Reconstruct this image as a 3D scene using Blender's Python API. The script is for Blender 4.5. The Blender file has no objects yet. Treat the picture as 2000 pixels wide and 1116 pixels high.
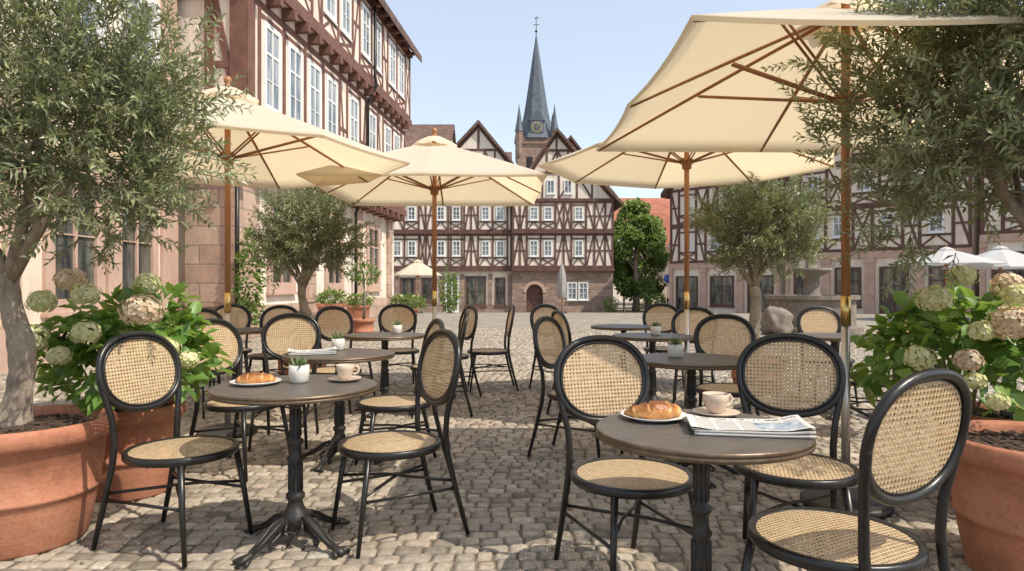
import bpy, math, random
import numpy as np
from mathutils import Vector, Matrix, noise

random.seed(7); rng=np.random.default_rng(7)
scene=bpy.context.scene
COL=scene.collection

# ------------------------------------------------------------------ helpers
def link(o,parent=None):
    COL.objects.link(o)
    if parent is not None: o.parent=parent
    return o
def tag(o,label,category,group=None,kind=None):
    o["label"]=label
    o["category"]=category
    if group: o["group"]=group
    if kind: o["kind"]=kind
    return o
def empty(name,loc=(0,0,0),rotz=0,label=None,cat=None,group=None):
    o=bpy.data.objects.new(name,None); o.empty_display_size=0.1
    o.location=loc; o.rotation_euler=(0,0,rotz)
    link(o)
    if label: tag(o,label,cat,group)
    return o
def copy_tree(root,loc,rotz,scale=(1,1,1),label=None):
    def rec(o,par):
        c=o.copy()
        COL.objects.link(c)
        c.parent=par
        for ch in KIDS.get(o.name,[]):
            rec(ch,c)
        return c
    c=rec(root,None)
    c.location=loc; c.rotation_euler=(0,0,rotz); c.scale=scale
    if label: c["label"]=label
    return c
KIDS={}
def reg(parent,child):
    KIDS.setdefault(parent.name,[]).append(child)

class MB:
    def __init__(s): s.v=[];s.f=[];s.m=[];s.sm=[]
    def face(s,idx,mat=0,smooth=False):
        s.f.append(tuple(idx)); s.m.append(mat); s.sm.append(smooth)
    def box(s,x0,x1,y0,y1,z0,z1,mat=0):
        s.hexa([(x0,y0,z0),(x1,y0,z0),(x1,y1,z0),(x0,y1,z0),(x0,y0,z1),(x1,y0,z1),(x1,y1,z1),(x0,y1,z1)],mat)
    def hexa(s,p,mat=0):
        b=len(s.v); s.v+=[tuple(q) for q in p]
        for q in ((3,2,1,0),(4,5,6,7),(0,1,5,4),(1,2,6,5),(2,3,7,6),(3,0,4,7)):
            s.face([b+i for i in q],mat)
    def prism(s,pts,vec,mat=0,mats=None):
        n=len(pts); b=len(s.v); vec=Vector(vec)
        s.v+=[tuple(p) for p in pts]; s.v+=[tuple(Vector(p)+vec) for p in pts]
        s.face(list(range(b+n-1,b-1,-1)),mat); s.face(range(b+n,b+2*n),mat)
        for i in range(n):
            j=(i+1)%n
            s.face((b+i,b+j,b+n+j,b+n+i),mats[i] if mats else mat)
    def tube(s,pts,rad,seg=8,closed=False,mat=0,cap=True,sq=1.0):
        pts=[Vector(p) for p in pts]; n=len(pts)
        if not hasattr(rad,'__len__'): rad=[rad]*n
        tans=[]
        for i in range(n):
            a=pts[(i-1)%n] if (closed or i>0) else pts[i]
            c=pts[(i+1)%n] if (closed or i<n-1) else pts[i]
            t=(c-a); t.normalize(); tans.append(t)
        up=Vector((0,0,1)) if abs(tans[0].z)<0.9 else Vector((1,0,0))
        nrm=tans[0].cross(up).normalized()
        b=len(s.v)
        for i in range(n):
            if i>0:
                nrm=(nrm-tans[i]*nrm.dot(tans[i])); nrm.normalize()
            bi=tans[i].cross(nrm)
            for k in range(seg):
                a=2*math.pi*k/seg
                s.v.append(tuple(pts[i]+nrm*math.cos(a)*rad[i]+bi*math.sin(a)*rad[i]*sq))
        rng_=n if closed else n-1
        for i in range(rng_):
            for k in range(seg):
                i2=(i+1)%n; k2=(k+1)%seg
                s.face((b+i*seg+k,b+i2*seg+k,b+i2*seg+k2,b+i*seg+k2),mat,True)
        if cap and not closed:
            s.face([b+k for k in range(seg)],mat); s.face([b+(n-1)*seg+k for k in range(seg-1,-1,-1)],mat)
    def lathe(s,prof,seg=32,c=(0,0,0),mat=0,mats=None,smooth=True):
        b=len(s.v)
        for r,z in prof:
            for k in range(seg):
                a=2*math.pi*k/seg
                s.v.append((c[0]+r*math.cos(a),c[1]+r*math.sin(a),c[2]+z))
        for i in range(len(prof)-1):
            for k in range(seg):
                k2=(k+1)%seg
                s.face((b+i*seg+k,b+i*seg+k2,b+(i+1)*seg+k2,b+(i+1)*seg+k),mats[i] if mats else mat,smooth)
    def fbox(s,F,s0,s1,t0,t1,z0,z1,mat=0):
        P=F.pt
        s.hexa([P(s0,t1,z0),P(s1,t1,z0),P(s1,t0,z0),P(s0,t0,z0),P(s0,t1,z1),P(s1,t1,z1),P(s1,t0,z1),P(s0,t0,z1)],mat)
    def fbeam(s,F,a,b,w,t0,t1,mat=0):
        a=Vector(a);b=Vector(b); d=(b-a).normalized(); q=Vector((-d.y,d.x))*w/2
        c=[a-q,b-q,b+q,a+q]
        s.hexa([F.pt(p.x,t0,p.y) for p in c]+[F.pt(p.x,t1,p.y) for p in c],mat)
    def obj(s,name,mats,parent=None,loc=(0,0,0),rotz=0,uv=None):
        me=bpy.data.meshes.new(name); me.from_pydata(s.v,[],s.f)
        for m in mats: me.materials.append(m)
        me.polygons.foreach_set('material_index',s.m)
        me.polygons.foreach_set('use_smooth',s.sm)
        if uv:
            l=me.uv_layers.new(name='UVMap')
            for lp in me.loops:
                l.data[lp.index].uv=uv(s.v[lp.vertex_index])
        me.update()
        o=bpy.data.objects.new(name,me); o.location=loc; o.rotation_euler=(0,0,rotz)
        link(o,parent)
        if parent is not None: reg(parent,o)
        return o
def mesh_obj(name,me,parent=None):
    o=bpy.data.objects.new(name,me); link(o,parent)
    if parent is not None: reg(parent,o)
    return o
class Fr:
    def __init__(s,o,u,n): s.o=Vector(o);s.u=Vector(u).normalized();s.n=Vector(n).normalized()
    def pt(s,a,t,z): return s.o+s.u*a+s.n*t+Vector((0,0,z))
    def off(s,t): return Fr(s.o+s.n*t,s.u,s.n)
    def rotz(s): return math.atan2(s.u.y,s.u.x)

def np_mesh(name,V,tmpl_faces,N,nv,mats,tint=None,smooth=True):
    me=bpy.data.meshes.new(name)
    V=np.asarray(V,dtype=np.float32).reshape(-1,3)
    flat=[i for f in tmpl_faces for i in f]; tot=[len(f) for f in tmpl_faces]
    L=len(flat); nf=len(tot)
    loops=(np.arange(N)[:,None]*nv+np.array(flat)[None,:]).ravel().astype(np.int32)
    starts=np.concatenate([[0],np.cumsum(tot)[:-1]])
    ls=(np.arange(N)[:,None]*L+starts[None,:]).ravel().astype(np.int32)
    me.vertices.add(len(V)); me.vertices.foreach_set('co',V.ravel())
    me.loops.add(len(loops)); me.loops.foreach_set('vertex_index',loops)
    me.polygons.add(len(ls)); me.polygons.foreach_set('loop_start',ls)
    me.polygons.foreach_set('use_smooth',np.full(len(ls),smooth))
    for m in mats: me.materials.append(m)
    if tint is not None:
        a=me.attributes.new('tint','FLOAT','FACE')
        a.data.foreach_set('value',np.repeat(np.asarray(tint,dtype=np.float32),nf))
    me.update(calc_edges=True); me.validate()
    return me

# ------------------------------------------------------------------ materials
def nt(name):
    m=bpy.data.materials.new(name); m.use_nodes=True
    t=m.node_tree; b=t.nodes['Principled BSDF']
    return m,t,b
def ramp(t,fac,stops):
    r=t.nodes.new('ShaderNodeValToRGB'); e=r.color_ramp.elements
    while len(e)<len(stops): e.new(0.5)
    for i,(p,c) in enumerate(stops):
        e[i].position=p; e[i].color=(c[0],c[1],c[2],1)
    t.links.new(fac,r.inputs[0]); return r
def mth(t,op,a,b=None,c=None):
    n=t.nodes.new('ShaderNodeMath'); n.operation=op
    for i,x in enumerate((a,b,c)):
        if x is None: continue
        if isinstance(x,(int,float)): n.inputs[i].default_value=x
        else: t.links.new(x,n.inputs[i])
    return n.outputs[0]
def noise_n(t,co,scale,detail=5,rough=0.6):
    n=t.nodes.new('ShaderNodeTexNoise'); n.inputs['Scale'].default_value=scale
    n.inputs['Detail'].default_value=detail; n.inputs['Roughness'].default_value=rough
    if co is not None: t.links.new(co,n.inputs['Vector'])
    return n.outputs['Fac']
def bump(t,b,h,strength=0.3,dist=0.01):
    n=t.nodes.new('ShaderNodeBump'); n.inputs['Strength'].default_value=strength; n.inputs['Distance'].default_value=dist
    t.links.new(h,n.inputs['Height']); t.links.new(n.outputs[0],b.inputs['Normal'])
def pmat(name,c1,c2,scale=5,rough=0.7,bs=0.3,bd=0.005,metal=0,fine=None,rough2=None,stretch=None):
    m,t,b=nt(name)
    co=t.nodes.new('ShaderNodeTexCoord').outputs['Object']
    if stretch:
        mp=t.nodes.new('ShaderNodeMapping'); mp.inputs['Scale'].default_value=stretch
        t.links.new(co,mp.inputs[0]); co=mp.outputs[0]
    n=noise_n(t,co,scale)
    r=ramp(t,n,[(0.3,c1),(0.7,c2)])
    t.links.new(r.outputs[0],b.inputs['Base Color'])
    b.inputs['Roughness'].default_value=rough; b.inputs['Metallic'].default_value=metal
    if rough2 is not None:
        rr=ramp(t,noise_n(t,co,scale*2.3),[(0.3,(rough,)*3),(0.7,(rough2,)*3)]); t.links.new(rr.outputs[0],b.inputs['Roughness'])
    if bs: bump(t,b,noise_n(t,co,fine or scale*6),bs,bd)
    return m

M={}
M['black']=pmat('black_lacquer',(0.009,0.008,0.008),(0.018,0.016,0.014),30,0.27,0.08,0.001,rough2=0.4)
M['iron']=pmat('cast_iron',(0.022,0.021,0.02),(0.045,0.04,0.036),25,0.45,0.4,0.002,metal=0.3)
M['tabletop']=pmat('table_top',(0.066,0.056,0.050),(0.115,0.098,0.086),6,0.36,0.15,0.001,stretch=(1,9,1),rough2=0.5)
M['bronze']=pmat('bronze_edge',(0.10,0.07,0.045),(0.19,0.13,0.08),20,0.4,0.2,0.001,metal=0.5)
M['wood']=pmat('umbrella_wood',(0.30,0.125,0.045),(0.45,0.20,0.08),8,0.45,0.1,0.001,stretch=(8,8,1))
M['brass']=pmat('brass',(0.6,0.42,0.16),(0.7,0.5,0.2),8,0.28,0,0,metal=1)
M['steel']=pmat('steel',(0.45,0.42,0.38),(0.6,0.56,0.5),8,0.35,0,0,metal=0.9)
def plaster(name,c1,c2,dirt=(0.66,0.60,0.54)):
    m,t,b=nt(name)
    co=t.nodes.new('ShaderNodeTexCoord').outputs['Object']
    r=ramp(t,noise_n(t,co,0.9),[(0.3,c1),(0.7,c2)])
    mp=t.nodes.new('ShaderNodeMapping'); mp.inputs['Scale'].default_value=(2.2,2.2,0.35); t.links.new(co,mp.inputs[0])
    s=ramp(t,noise_n(t,mp.outputs[0],1.6,6,0.7),[(0.36,dirt),(0.56,(1,1,1))])
    mx=t.nodes.new('ShaderNodeMix'); mx.data_type='RGBA'; mx.blend_type='MULTIPLY'; mx.inputs[0].default_value=0.5
    t.links.new(r.outputs[0],mx.inputs[6]); t.links.new(s.outputs[0],mx.inputs[7]); t.links.new(mx.outputs[2],b.inputs['Base Color'])
    b.inputs['Roughness'].default_value=0.9; bump(t,b,noise_n(t,co,25),0.3,0.01); return m
M['plaster']=plaster('plaster_cream',(0.70,0.59,0.49),(0.82,0.72,0.62))
M['plaster2']=plaster('plaster_light',(0.72,0.63,0.53),(0.82,0.74,0.64))
M['plaster_y']=plaster('plaster_warm',(0.70,0.58,0.45),(0.80,0.68,0.55))
M['timber']=pmat('timber_red_brown',(0.115,0.050,0.036),(0.21,0.098,0.072),3,0.75,0.5,0.01,fine=18)
M['timber_d']=pmat('timber_dark',(0.075,0.035,0.026),(0.145,0.070,0.052),3,0.75,0.4,0.01,fine=15)
M['winwhite']=pmat('window_paint',(0.66,0.66,0.64),(0.76,0.76,0.74),4,0.5,0.1,0.002)
M['slate']=pmat('slate',(0.055,0.068,0.085),(0.11,0.13,0.155),1.5,0.45,0.6,0.05,fine=8)
M['gold']=pmat('gilding',(0.7,0.5,0.15),(0.8,0.6,0.2),4,0.35,0,0,metal=0.8)
M['darkvoid']=pmat('dark_interior',(0.012,0.011,0.010),(0.03,0.026,0.022),1,0.8,0,0)
M['soil']=pmat('bark_mulch',(0.03,0.018,0.012),(0.14,0.085,0.055),60,0.95,1.0,0.02,fine=90)
M['porcelain']=pmat('porcelain_white',(0.74,0.72,0.68),(0.78,0.76,0.72),5,0.22,0,0)
M['cup']=pmat('stoneware_beige',(0.55,0.43,0.33),(0.61,0.49,0.39),12,0.3,0.05,0.001)
M['coffee']=pmat('coffee',(0.05,0.02,0.008),(0.08,0.035,0.015),8,0.15,0,0)
M['whitepot']=pmat('small_pot_glaze',(0.62,0.58,0.52),(0.70,0.66,0.60),20,0.5,0.1,0.002)
M['pipe']=pmat('metal_pipe',(0.02,0.018,0.018),(0.04,0.035,0.03),5,0.4,0,0,metal=0.5)
M['greystone']=pmat('weathered_stone',(0.14,0.115,0.09),(0.27,0.225,0.18),4,0.9,0.8,0.02,fine=20)
def bark():
    m,t,b=nt('olive_bark')
    co=t.nodes.new('ShaderNodeTexCoord').outputs['Object']
    mp=t.nodes.new('ShaderNodeMapping'); mp.inputs['Scale'].default_value=(1,1,0.40); t.links.new(co,mp.inputs[0])
    n1=noise_n(t,mp.outputs[0],30,9,0.72); n2=noise_n(t,co,6,4,0.6)
    f=mth(t,'ADD',mth(t,'MULTIPLY',n1,0.65),mth(t,'MULTIPLY',n2,0.35))
    r=ramp(t,f,[(0.34,(0.13,0.098,0.07)),(0.48,(0.30,0.235,0.175)),(0.64,(0.46,0.38,0.295))])
    t.links.new(r.outputs[0],b.inputs['Base Color']); b.inputs['Roughness'].default_value=0.92
    bump(t,b,f,1.0,0.03); return m
M['bark']=bark()
M['twig']=pmat('olive_twig',(0.16,0.14,0.09),(0.26,0.23,0.15),20,0.8,0,0)

def glass_mat(name='window_glass',c=(0.10,0.13,0.16),c2=(0.36,0.38,0.38)):
    m,t,b=nt(name)
    co=t.nodes.new('ShaderNodeTexCoord').outputs['Object']
    oi=t.nodes.new('ShaderNodeObjectInfo')
    ad=t.nodes.new('ShaderNodeVectorMath'); ad.operation='ADD'; t.links.new(co,ad.inputs[0])
    cb=t.nodes.new('ShaderNodeCombineXYZ'); t.links.new(mth(t,'MULTIPLY',oi.outputs['Random'],37.0),cb.inputs[0]); t.links.new(cb.outputs[0],ad.inputs[1])
    mp=t.nodes.new('ShaderNodeMapping'); mp.inputs['Scale'].default_value=(2.2,1,0.5); t.links.new(ad.outputs[0],mp.inputs[0])
    r=ramp(t,noise_n(t,mp.outputs[0],1.6,2),[(0.40,c),(0.62,c2)])
    t.links.new(r.outputs[0],b.inputs['Base Color']); b.inputs['Roughness'].default_value=0.04
    b.inputs['Specular IOR Level'].default_value=0.9
    bump(t,b,noise_n(t,ad.outputs[0],1.5,1),0.15,0.02)
    return m
M['glass']=glass_mat()
M['glassdark']=glass_mat('shop_glass',(0.02,0.025,0.028),(0.14,0.135,0.11))

def brickmat(name,c1,c2,mortar,bw,bh,rough=0.85,mort=0.02,nz=3.0):
    m,t,b=nt(name)
    co=t.nodes.new('ShaderNodeTexCoord').outputs['Object']
    sp=t.nodes.new('ShaderNodeSeparateXYZ'); t.links.new(co,sp.inputs[0])
    cb=t.nodes.new('ShaderNodeCombineXYZ')
    s=mth(t,'ADD',sp.outputs[0],sp.outputs[1])
    t.links.new(s,cb.inputs[0]); t.links.new(sp.outputs[2],cb.inputs[1])
    br=t.nodes.new('ShaderNodeTexBrick'); t.links.new(cb.outputs[0],br.inputs['Vector'])
    br.inputs['Scale'].default_value=1; br.inputs['Brick Width'].default_value=bw; br.inputs['Row Height'].default_value=bh
    br.inputs['Mortar Size'].default_value=mort; br.inputs['Mortar Smooth'].default_value=0.3
    br.inputs['Color1'].default_value=(*c1,1); br.inputs['Color2'].default_value=(*c2,1); br.inputs['Mortar'].default_value=(*mortar,1)
    mx=t.nodes.new('ShaderNodeMix'); mx.data_type='RGBA'; mx.blend_type='MULTIPLY'; mx.inputs[0].default_value=0.7
    rr=ramp(t,noise_n(t,co,nz),[(0.3,(0.6,0.6,0.6)),(0.7,(1.15,1.12,1.1))])
    t.links.new(br.outputs['Color'],mx.inputs[6]); t.links.new(rr.outputs[0],mx.inputs[7])
    t.links.new(mx.outputs[2],b.inputs['Base Color']); b.inputs['Roughness'].default_value=rough
    h=mth(t,'SUBTRACT',mth(t,'MULTIPLY',noise_n(t,co,12),0.5),br.outputs['Fac'])
    bump(t,b,h,0.6,0.02)
    return m
M['sandstone']=brickmat('sandstone_blocks',(0.45,0.30,0.225),(0.55,0.40,0.31),(0.34,0.26,0.20),0.9,0.42)
M['sandstone_s']=pmat('sandstone_trim',(0.43,0.28,0.21),(0.55,0.38,0.30),2.5,0.85,0.4,0.01,fine=20)
M['redstone']=brickmat('rubble_red_stone',(0.24,0.155,0.12),(0.38,0.26,0.20),(0.25,0.21,0.17),0.5,0.22)
M['roofred']=brickmat('roof_tiles_red',(0.36,0.12,0.075),(0.46,0.18,0.11),(0.16,0.06,0.04),0.28,0.22,mort=0.015,nz=0.7)
M['roofbrown']=brickmat('roof_tiles_brown',(0.12,0.072,0.055),(0.20,0.12,0.09),(0.05,0.03,0.025),0.28,0.22,mort=0.015,nz=0.7)

def terracotta():
    m,t,b=nt('terracotta')
    co=t.nodes.new('ShaderNodeTexCoord').outputs['Object']
    r=ramp(t,noise_n(t,co,3.5,7,0.68),[(0.28,(0.27,0.10,0.055)),(0.50,(0.42,0.17,0.095)),(0.66,(0.47,0.215,0.13)),(0.78,(0.58,0.37,0.28))])
    sp=ramp(t,noise_n(t,co,55,4,0.7),[(0.30,(0.72,0.70,0.68)),(0.5,(1,1,1))])
    mx=t.nodes.new('ShaderNodeMix'); mx.data_type='RGBA'; mx.blend_type='MULTIPLY'; mx.inputs[0].default_value=0.8
    t.links.new(r.outputs[0],mx.inputs[6]); t.links.new(sp.outputs[0],mx.inputs[7]); t.links.new(mx.outputs[2],b.inputs['Base Color'])
    b.inputs['Roughness'].default_value=0.85
    mp=t.nodes.new('ShaderNodeMapping'); mp.inputs['Scale'].default_value=(0.3,0.3,14); t.links.new(co,mp.inputs[0])
    h=mth(t,'ADD',noise_n(t,mp.outputs[0],5,3),mth(t,'MULTIPLY',noise_n(t,co,60),0.8))
    bump(t,b,h,0.4,0.005)
    return m
M['terra']=terracotta()

def cloth(name,col,trans,tw=0.45):
    m,t,b=nt(name)
    out=t.nodes['Material Output']
    co=t.nodes.new('ShaderNodeTexCoord').outputs['Object']
    r=ramp(t,noise_n(t,co,1.6,4),[(0.3,[c*0.95 for c in col]),(0.7,col)])
    t.links.new(r.outputs[0],b.inputs['Base Color']); b.inputs['Roughness'].default_value=0.9
    b.inputs['Specular IOR Level'].default_value=0.1
    tr=t.nodes.new('ShaderNodeBsdfTranslucent'); tr.inputs[0].default_value=(*trans,1)
    mx=t.nodes.new('ShaderNodeMixShader'); mx.inputs[0].default_value=tw
    t.links.new(b.outputs[0],mx.inputs[1]); t.links.new(tr.outputs[0],mx.inputs[2]); t.links.new(mx.outputs[0],out.inputs[0])
    h=mth(t,'ADD',noise_n(t,co,3,3),mth(t,'MULTIPLY',noise_n(t,co,300,1),0.05))
    bump(t,b,h,0.2,0.01)
    return m
M['canvas']=cloth('cream_canvas',(0.82,0.75,0.62),(0.93,0.76,0.50),0.48)
M['greycloth']=cloth('grey_canvas',(0.42,0.40,0.37),(0.4,0.38,0.34),0.2)
M['whitecloth']=cloth('white_canvas',(0.62,0.62,0.62),(0.6,0.6,0.6),0.3)

def leafmat(name,stops,back=None,tw=0.25,tcol=(0.25,0.35,0.06),rough=0.45):
    m,t,b=nt(name)
    out=t.nodes['Material Output']
    at=t.nodes.new('ShaderNodeAttribute'); at.attribute_name='tint'
    r=ramp(t,at.outputs['Fac'],stops); c=r.outputs[0]
    if back:
        g=t.nodes.new('ShaderNodeNewGeometry')
        mx=t.nodes.new('ShaderNodeMix'); mx.data_type='RGBA'
        t.links.new(g.outputs['Backfacing'],mx.inputs[0]); t.links.new(c,mx.inputs[6]); mx.inputs[7].default_value=(*back,1); c=mx.outputs[2]
    t.links.new(c,b.inputs['Base Color']); b.inputs['Roughness'].default_value=rough
    tr=t.nodes.new('ShaderNodeBsdfTranslucent'); tr.inputs[0].default_value=(*tcol,1)
    mx2=t.nodes.new('ShaderNodeMixShader'); mx2.inputs[0].default_value=tw
    t.links.new(b.outputs[0],mx2.inputs[1]); t.links.new(tr.outputs[0],mx2.inputs[2]); t.links.new(mx2.outputs[0],out.inputs[0])
    return m
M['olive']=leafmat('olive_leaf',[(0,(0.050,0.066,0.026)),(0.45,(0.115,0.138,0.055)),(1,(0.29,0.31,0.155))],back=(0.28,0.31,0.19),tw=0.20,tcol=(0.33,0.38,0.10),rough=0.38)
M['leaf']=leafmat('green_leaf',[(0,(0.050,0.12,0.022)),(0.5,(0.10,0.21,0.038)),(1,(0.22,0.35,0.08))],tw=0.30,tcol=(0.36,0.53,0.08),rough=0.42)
M['leaf2']=leafmat('tree_leaf',[(0,(0.055,0.10,0.022)),(0.5,(0.115,0.185,0.042)),(1,(0.21,0.30,0.075))],tw=0.3,tcol=(0.34,0.46,0.09))
M['succ']=leafmat('succulent_leaf',[(0,(0.10,0.16,0.07)),(1,(0.28,0.32,0.14))],tw=0.1)
M['petal_p']=leafmat('petal_rose_beige',[(0,(0.50,0.35,0.23)),(0.5,(0.68,0.53,0.37)),(1,(0.78,0.68,0.50))],tw=0.25,tcol=(0.75,0.58,0.38),rough=0.8)
M['petal_g']=leafmat('petal_cream_green',[(0,(0.46,0.49,0.17)),(0.5,(0.68,0.66,0.34)),(1,(0.80,0.76,0.54))],tw=0.25,tcol=(0.68,0.68,0.32),rough=0.8)
M['dryleaf']=leafmat('dry_leaf',[(0,(0.10,0.07,0.03)),(0.5,(0.22,0.17,0.07)),(1,(0.35,0.28,0.12))],tw=0.1)

def stonemat():
    m,t,b=nt('cobble_stone')
    at=t.nodes.new('ShaderNodeAttribute'); at.attribute_name='tint'
    co=t.nodes.new('ShaderNodeTexCoord').outputs['Object']
    r=ramp(t,at.outputs['Fac'],[(0,(0.185,0.158,0.125)),(0.3,(0.295,0.255,0.205)),(0.55,(0.365,0.318,0.255)),(0.8,(0.385,0.315,0.245)),(1,(0.46,0.415,0.345))])
    mx=t.nodes.new('ShaderNodeMix'); mx.data_type='RGBA'; mx.blend_type='MULTIPLY'; mx.inputs[0].default_value=1
    rr=ramp(t,noise_n(t,co,28,6,0.7),[(0.28,(0.60,0.58,0.56)),(0.68,(1.2,1.18,1.15))])
    rr2=ramp(t,noise_n(t,co,0.7,3),[(0.3,(0.84,0.84,0.84)),(0.7,(1.1,1.1,1.1))])
    mx3=t.nodes.new('ShaderNodeMix'); mx3.data_type='RGBA'; mx3.blend_type='MULTIPLY'; mx3.inputs[0].default_value=1
    t.links.new(r.outputs[0],mx.inputs[6]); t.links.new(rr.outputs[0],mx.inputs[7])
    t.links.new(mx.outputs[2],mx3.inputs[6]); t.links.new(rr2.outputs[0],mx3.inputs[7])
    t.links.new(mx3.outputs[2],b.inputs['Base Color'])
    b.inputs['Roughness'].default_value=0.68
    h=mth(t,'ADD',noise_n(t,co,45,6,0.7),mth(t,'MULTIPLY',noise_n(t,co,14,3),1.0))
    bump(t,b,h,0.65,0.006)
    return m
M['cobble']=stonemat()
def groundmat():
    m,t,b=nt('ground_joint_sand')
    co=t.nodes.new('ShaderNodeTexCoord').outputs['Object']
    sp=t.nodes.new('ShaderNodeSeparateXYZ'); t.links.new(co,sp.inputs[0])
    near=ramp(t,noise_n(t,co,9,6,0.7),[(0.3,(0.085,0.068,0.05)),(0.7,(0.20,0.165,0.125))])
    v=t.nodes.new('ShaderNodeTexVoronoi'); v.inputs['Scale'].default_value=7; t.links.new(co,v.inputs['Vector'])
    far=ramp(t,noise_n(t,co,0.5,8,0.75),[(0.3,(0.25,0.215,0.17)),(0.7,(0.39,0.34,0.28))])
    bw=t.nodes.new('ShaderNodeRGBToBW'); t.links.new(v.outputs['Color'],bw.inputs[0])
    f2=t.nodes.new('ShaderNodeMix'); f2.data_type='RGBA'; f2.blend_type='MULTIPLY'; f2.inputs[0].default_value=0.4
    t.links.new(far.outputs[0],f2.inputs[6]); t.links.new(bw.outputs[0],f2.inputs[7])
    step=mth(t,'MULTIPLY',mth(t,'SUBTRACT',sp.outputs[1],18.6),3.0)
    cl=t.nodes.new('ShaderNodeClamp'); t.links.new(step,cl.inputs[0])
    mx=t.nodes.new('ShaderNodeMix'); mx.data_type='RGBA'
    t.links.new(cl.outputs[0],mx.inputs[0]); t.links.new(near.outputs[0],mx.inputs[6]); t.links.new(f2.outputs[2],mx.inputs[7])
    t.links.new(mx.outputs[2],b.inputs['Base Color']); b.inputs['Roughness'].default_value=0.9
    h=mth(t,'ADD',v.outputs['Distance'],noise_n(t,co,30)); bump(t,b,h,0.6,0.02)
    return m
M['ground']=groundmat()

def canemat():
    m,t,b=nt('woven_cane')
    out=t.nodes['Material Output']
    uv=t.nodes.new('ShaderNodeUVMap').outputs[0]
    sp=t.nodes.new('ShaderNodeSeparateXYZ'); t.links.new(uv,sp.inputs[0])
    k=1/0.0162
    u=mth(t,'MULTIPLY',sp.outputs[0],k); v=mth(t,'MULTIPLY',sp.outputs[1],k)
    fx=mth(t,'ABSOLUTE',mth(t,'SUBTRACT',mth(t,'FRACT',u),0.5)); fy=mth(t,'ABSOLUTE',mth(t,'SUBTRACT',mth(t,'FRACT',v),0.5))
    d=mth(t,'MAXIMUM',mth(t,'MAXIMUM',fx,fy),mth(t,'MULTIPLY',mth(t,'ADD',fx,fy),0.74))
    hole=mth(t,'LESS_THAN',d,0.205)
    gl=mth(t,'ABSOLUTE',mth(t,'SUBTRACT',mth(t,'FRACT',mth(t,'ADD',u,v)),0.5))
    gl2=mth(t,'ABSOLUTE',mth(t,'SUBTRACT',mth(t,'FRACT',mth(t,'SUBTRACT',u,v)),0.5))
    s3=mth(t,'MINIMUM',gl,gl2)
    co=t.nodes.new('ShaderNodeTexCoord').outputs['Object']
    n=noise_n(t,co,40,3)
    base=ramp(t,mth(t,'ADD',mth(t,'MULTIPLY',n,0.6),mth(t,'MULTIPLY',s3,0.9)),[(0.25,(0.42,0.28,0.15)),(0.45,(0.61,0.45,0.27)),(0.75,(0.72,0.57,0.38))])
    edge=ramp(t,d,[(0.205,(0.45,0.38,0.32)),(0.275,(1,1,1))])
    mx=t.nodes.new('ShaderNodeMix'); mx.data_type='RGBA'; mx.blend_type='MULTIPLY'; mx.inputs[0].default_value=1
    t.links.new(base.outputs[0],mx.inputs[6]); t.links.new(edge.outputs[0],mx.inputs[7])
    t.links.new(mx.outputs[2],b.inputs['Base Color']); b.inputs['Roughness'].default_value=0.5
    bump(t,b,mth(t,'ADD',d,s3),0.6,0.003)
    tl=t.nodes.new('ShaderNodeBsdfTranslucent'); tl.inputs[0].default_value=(0.7,0.47,0.24,1)
    m1=t.nodes.new('ShaderNodeMixShader'); m1.inputs[0].default_value=0.2
    t.links.new(b.outputs[0],m1.inputs[1]); t.links.new(tl.outputs[0],m1.inputs[2])
    tr=t.nodes.new('ShaderNodeBsdfTransparent'); ms=t.nodes.new('ShaderNodeMixShader')
    t.links.new(hole,ms.inputs[0]); t.links.new(m1.outputs[0],ms.inputs[1]); t.links.new(tr.outputs[0],ms.inputs[2])
    t.links.new(ms.outputs[0],out.inputs[0])
    return m
M['cane']=canemat()

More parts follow.
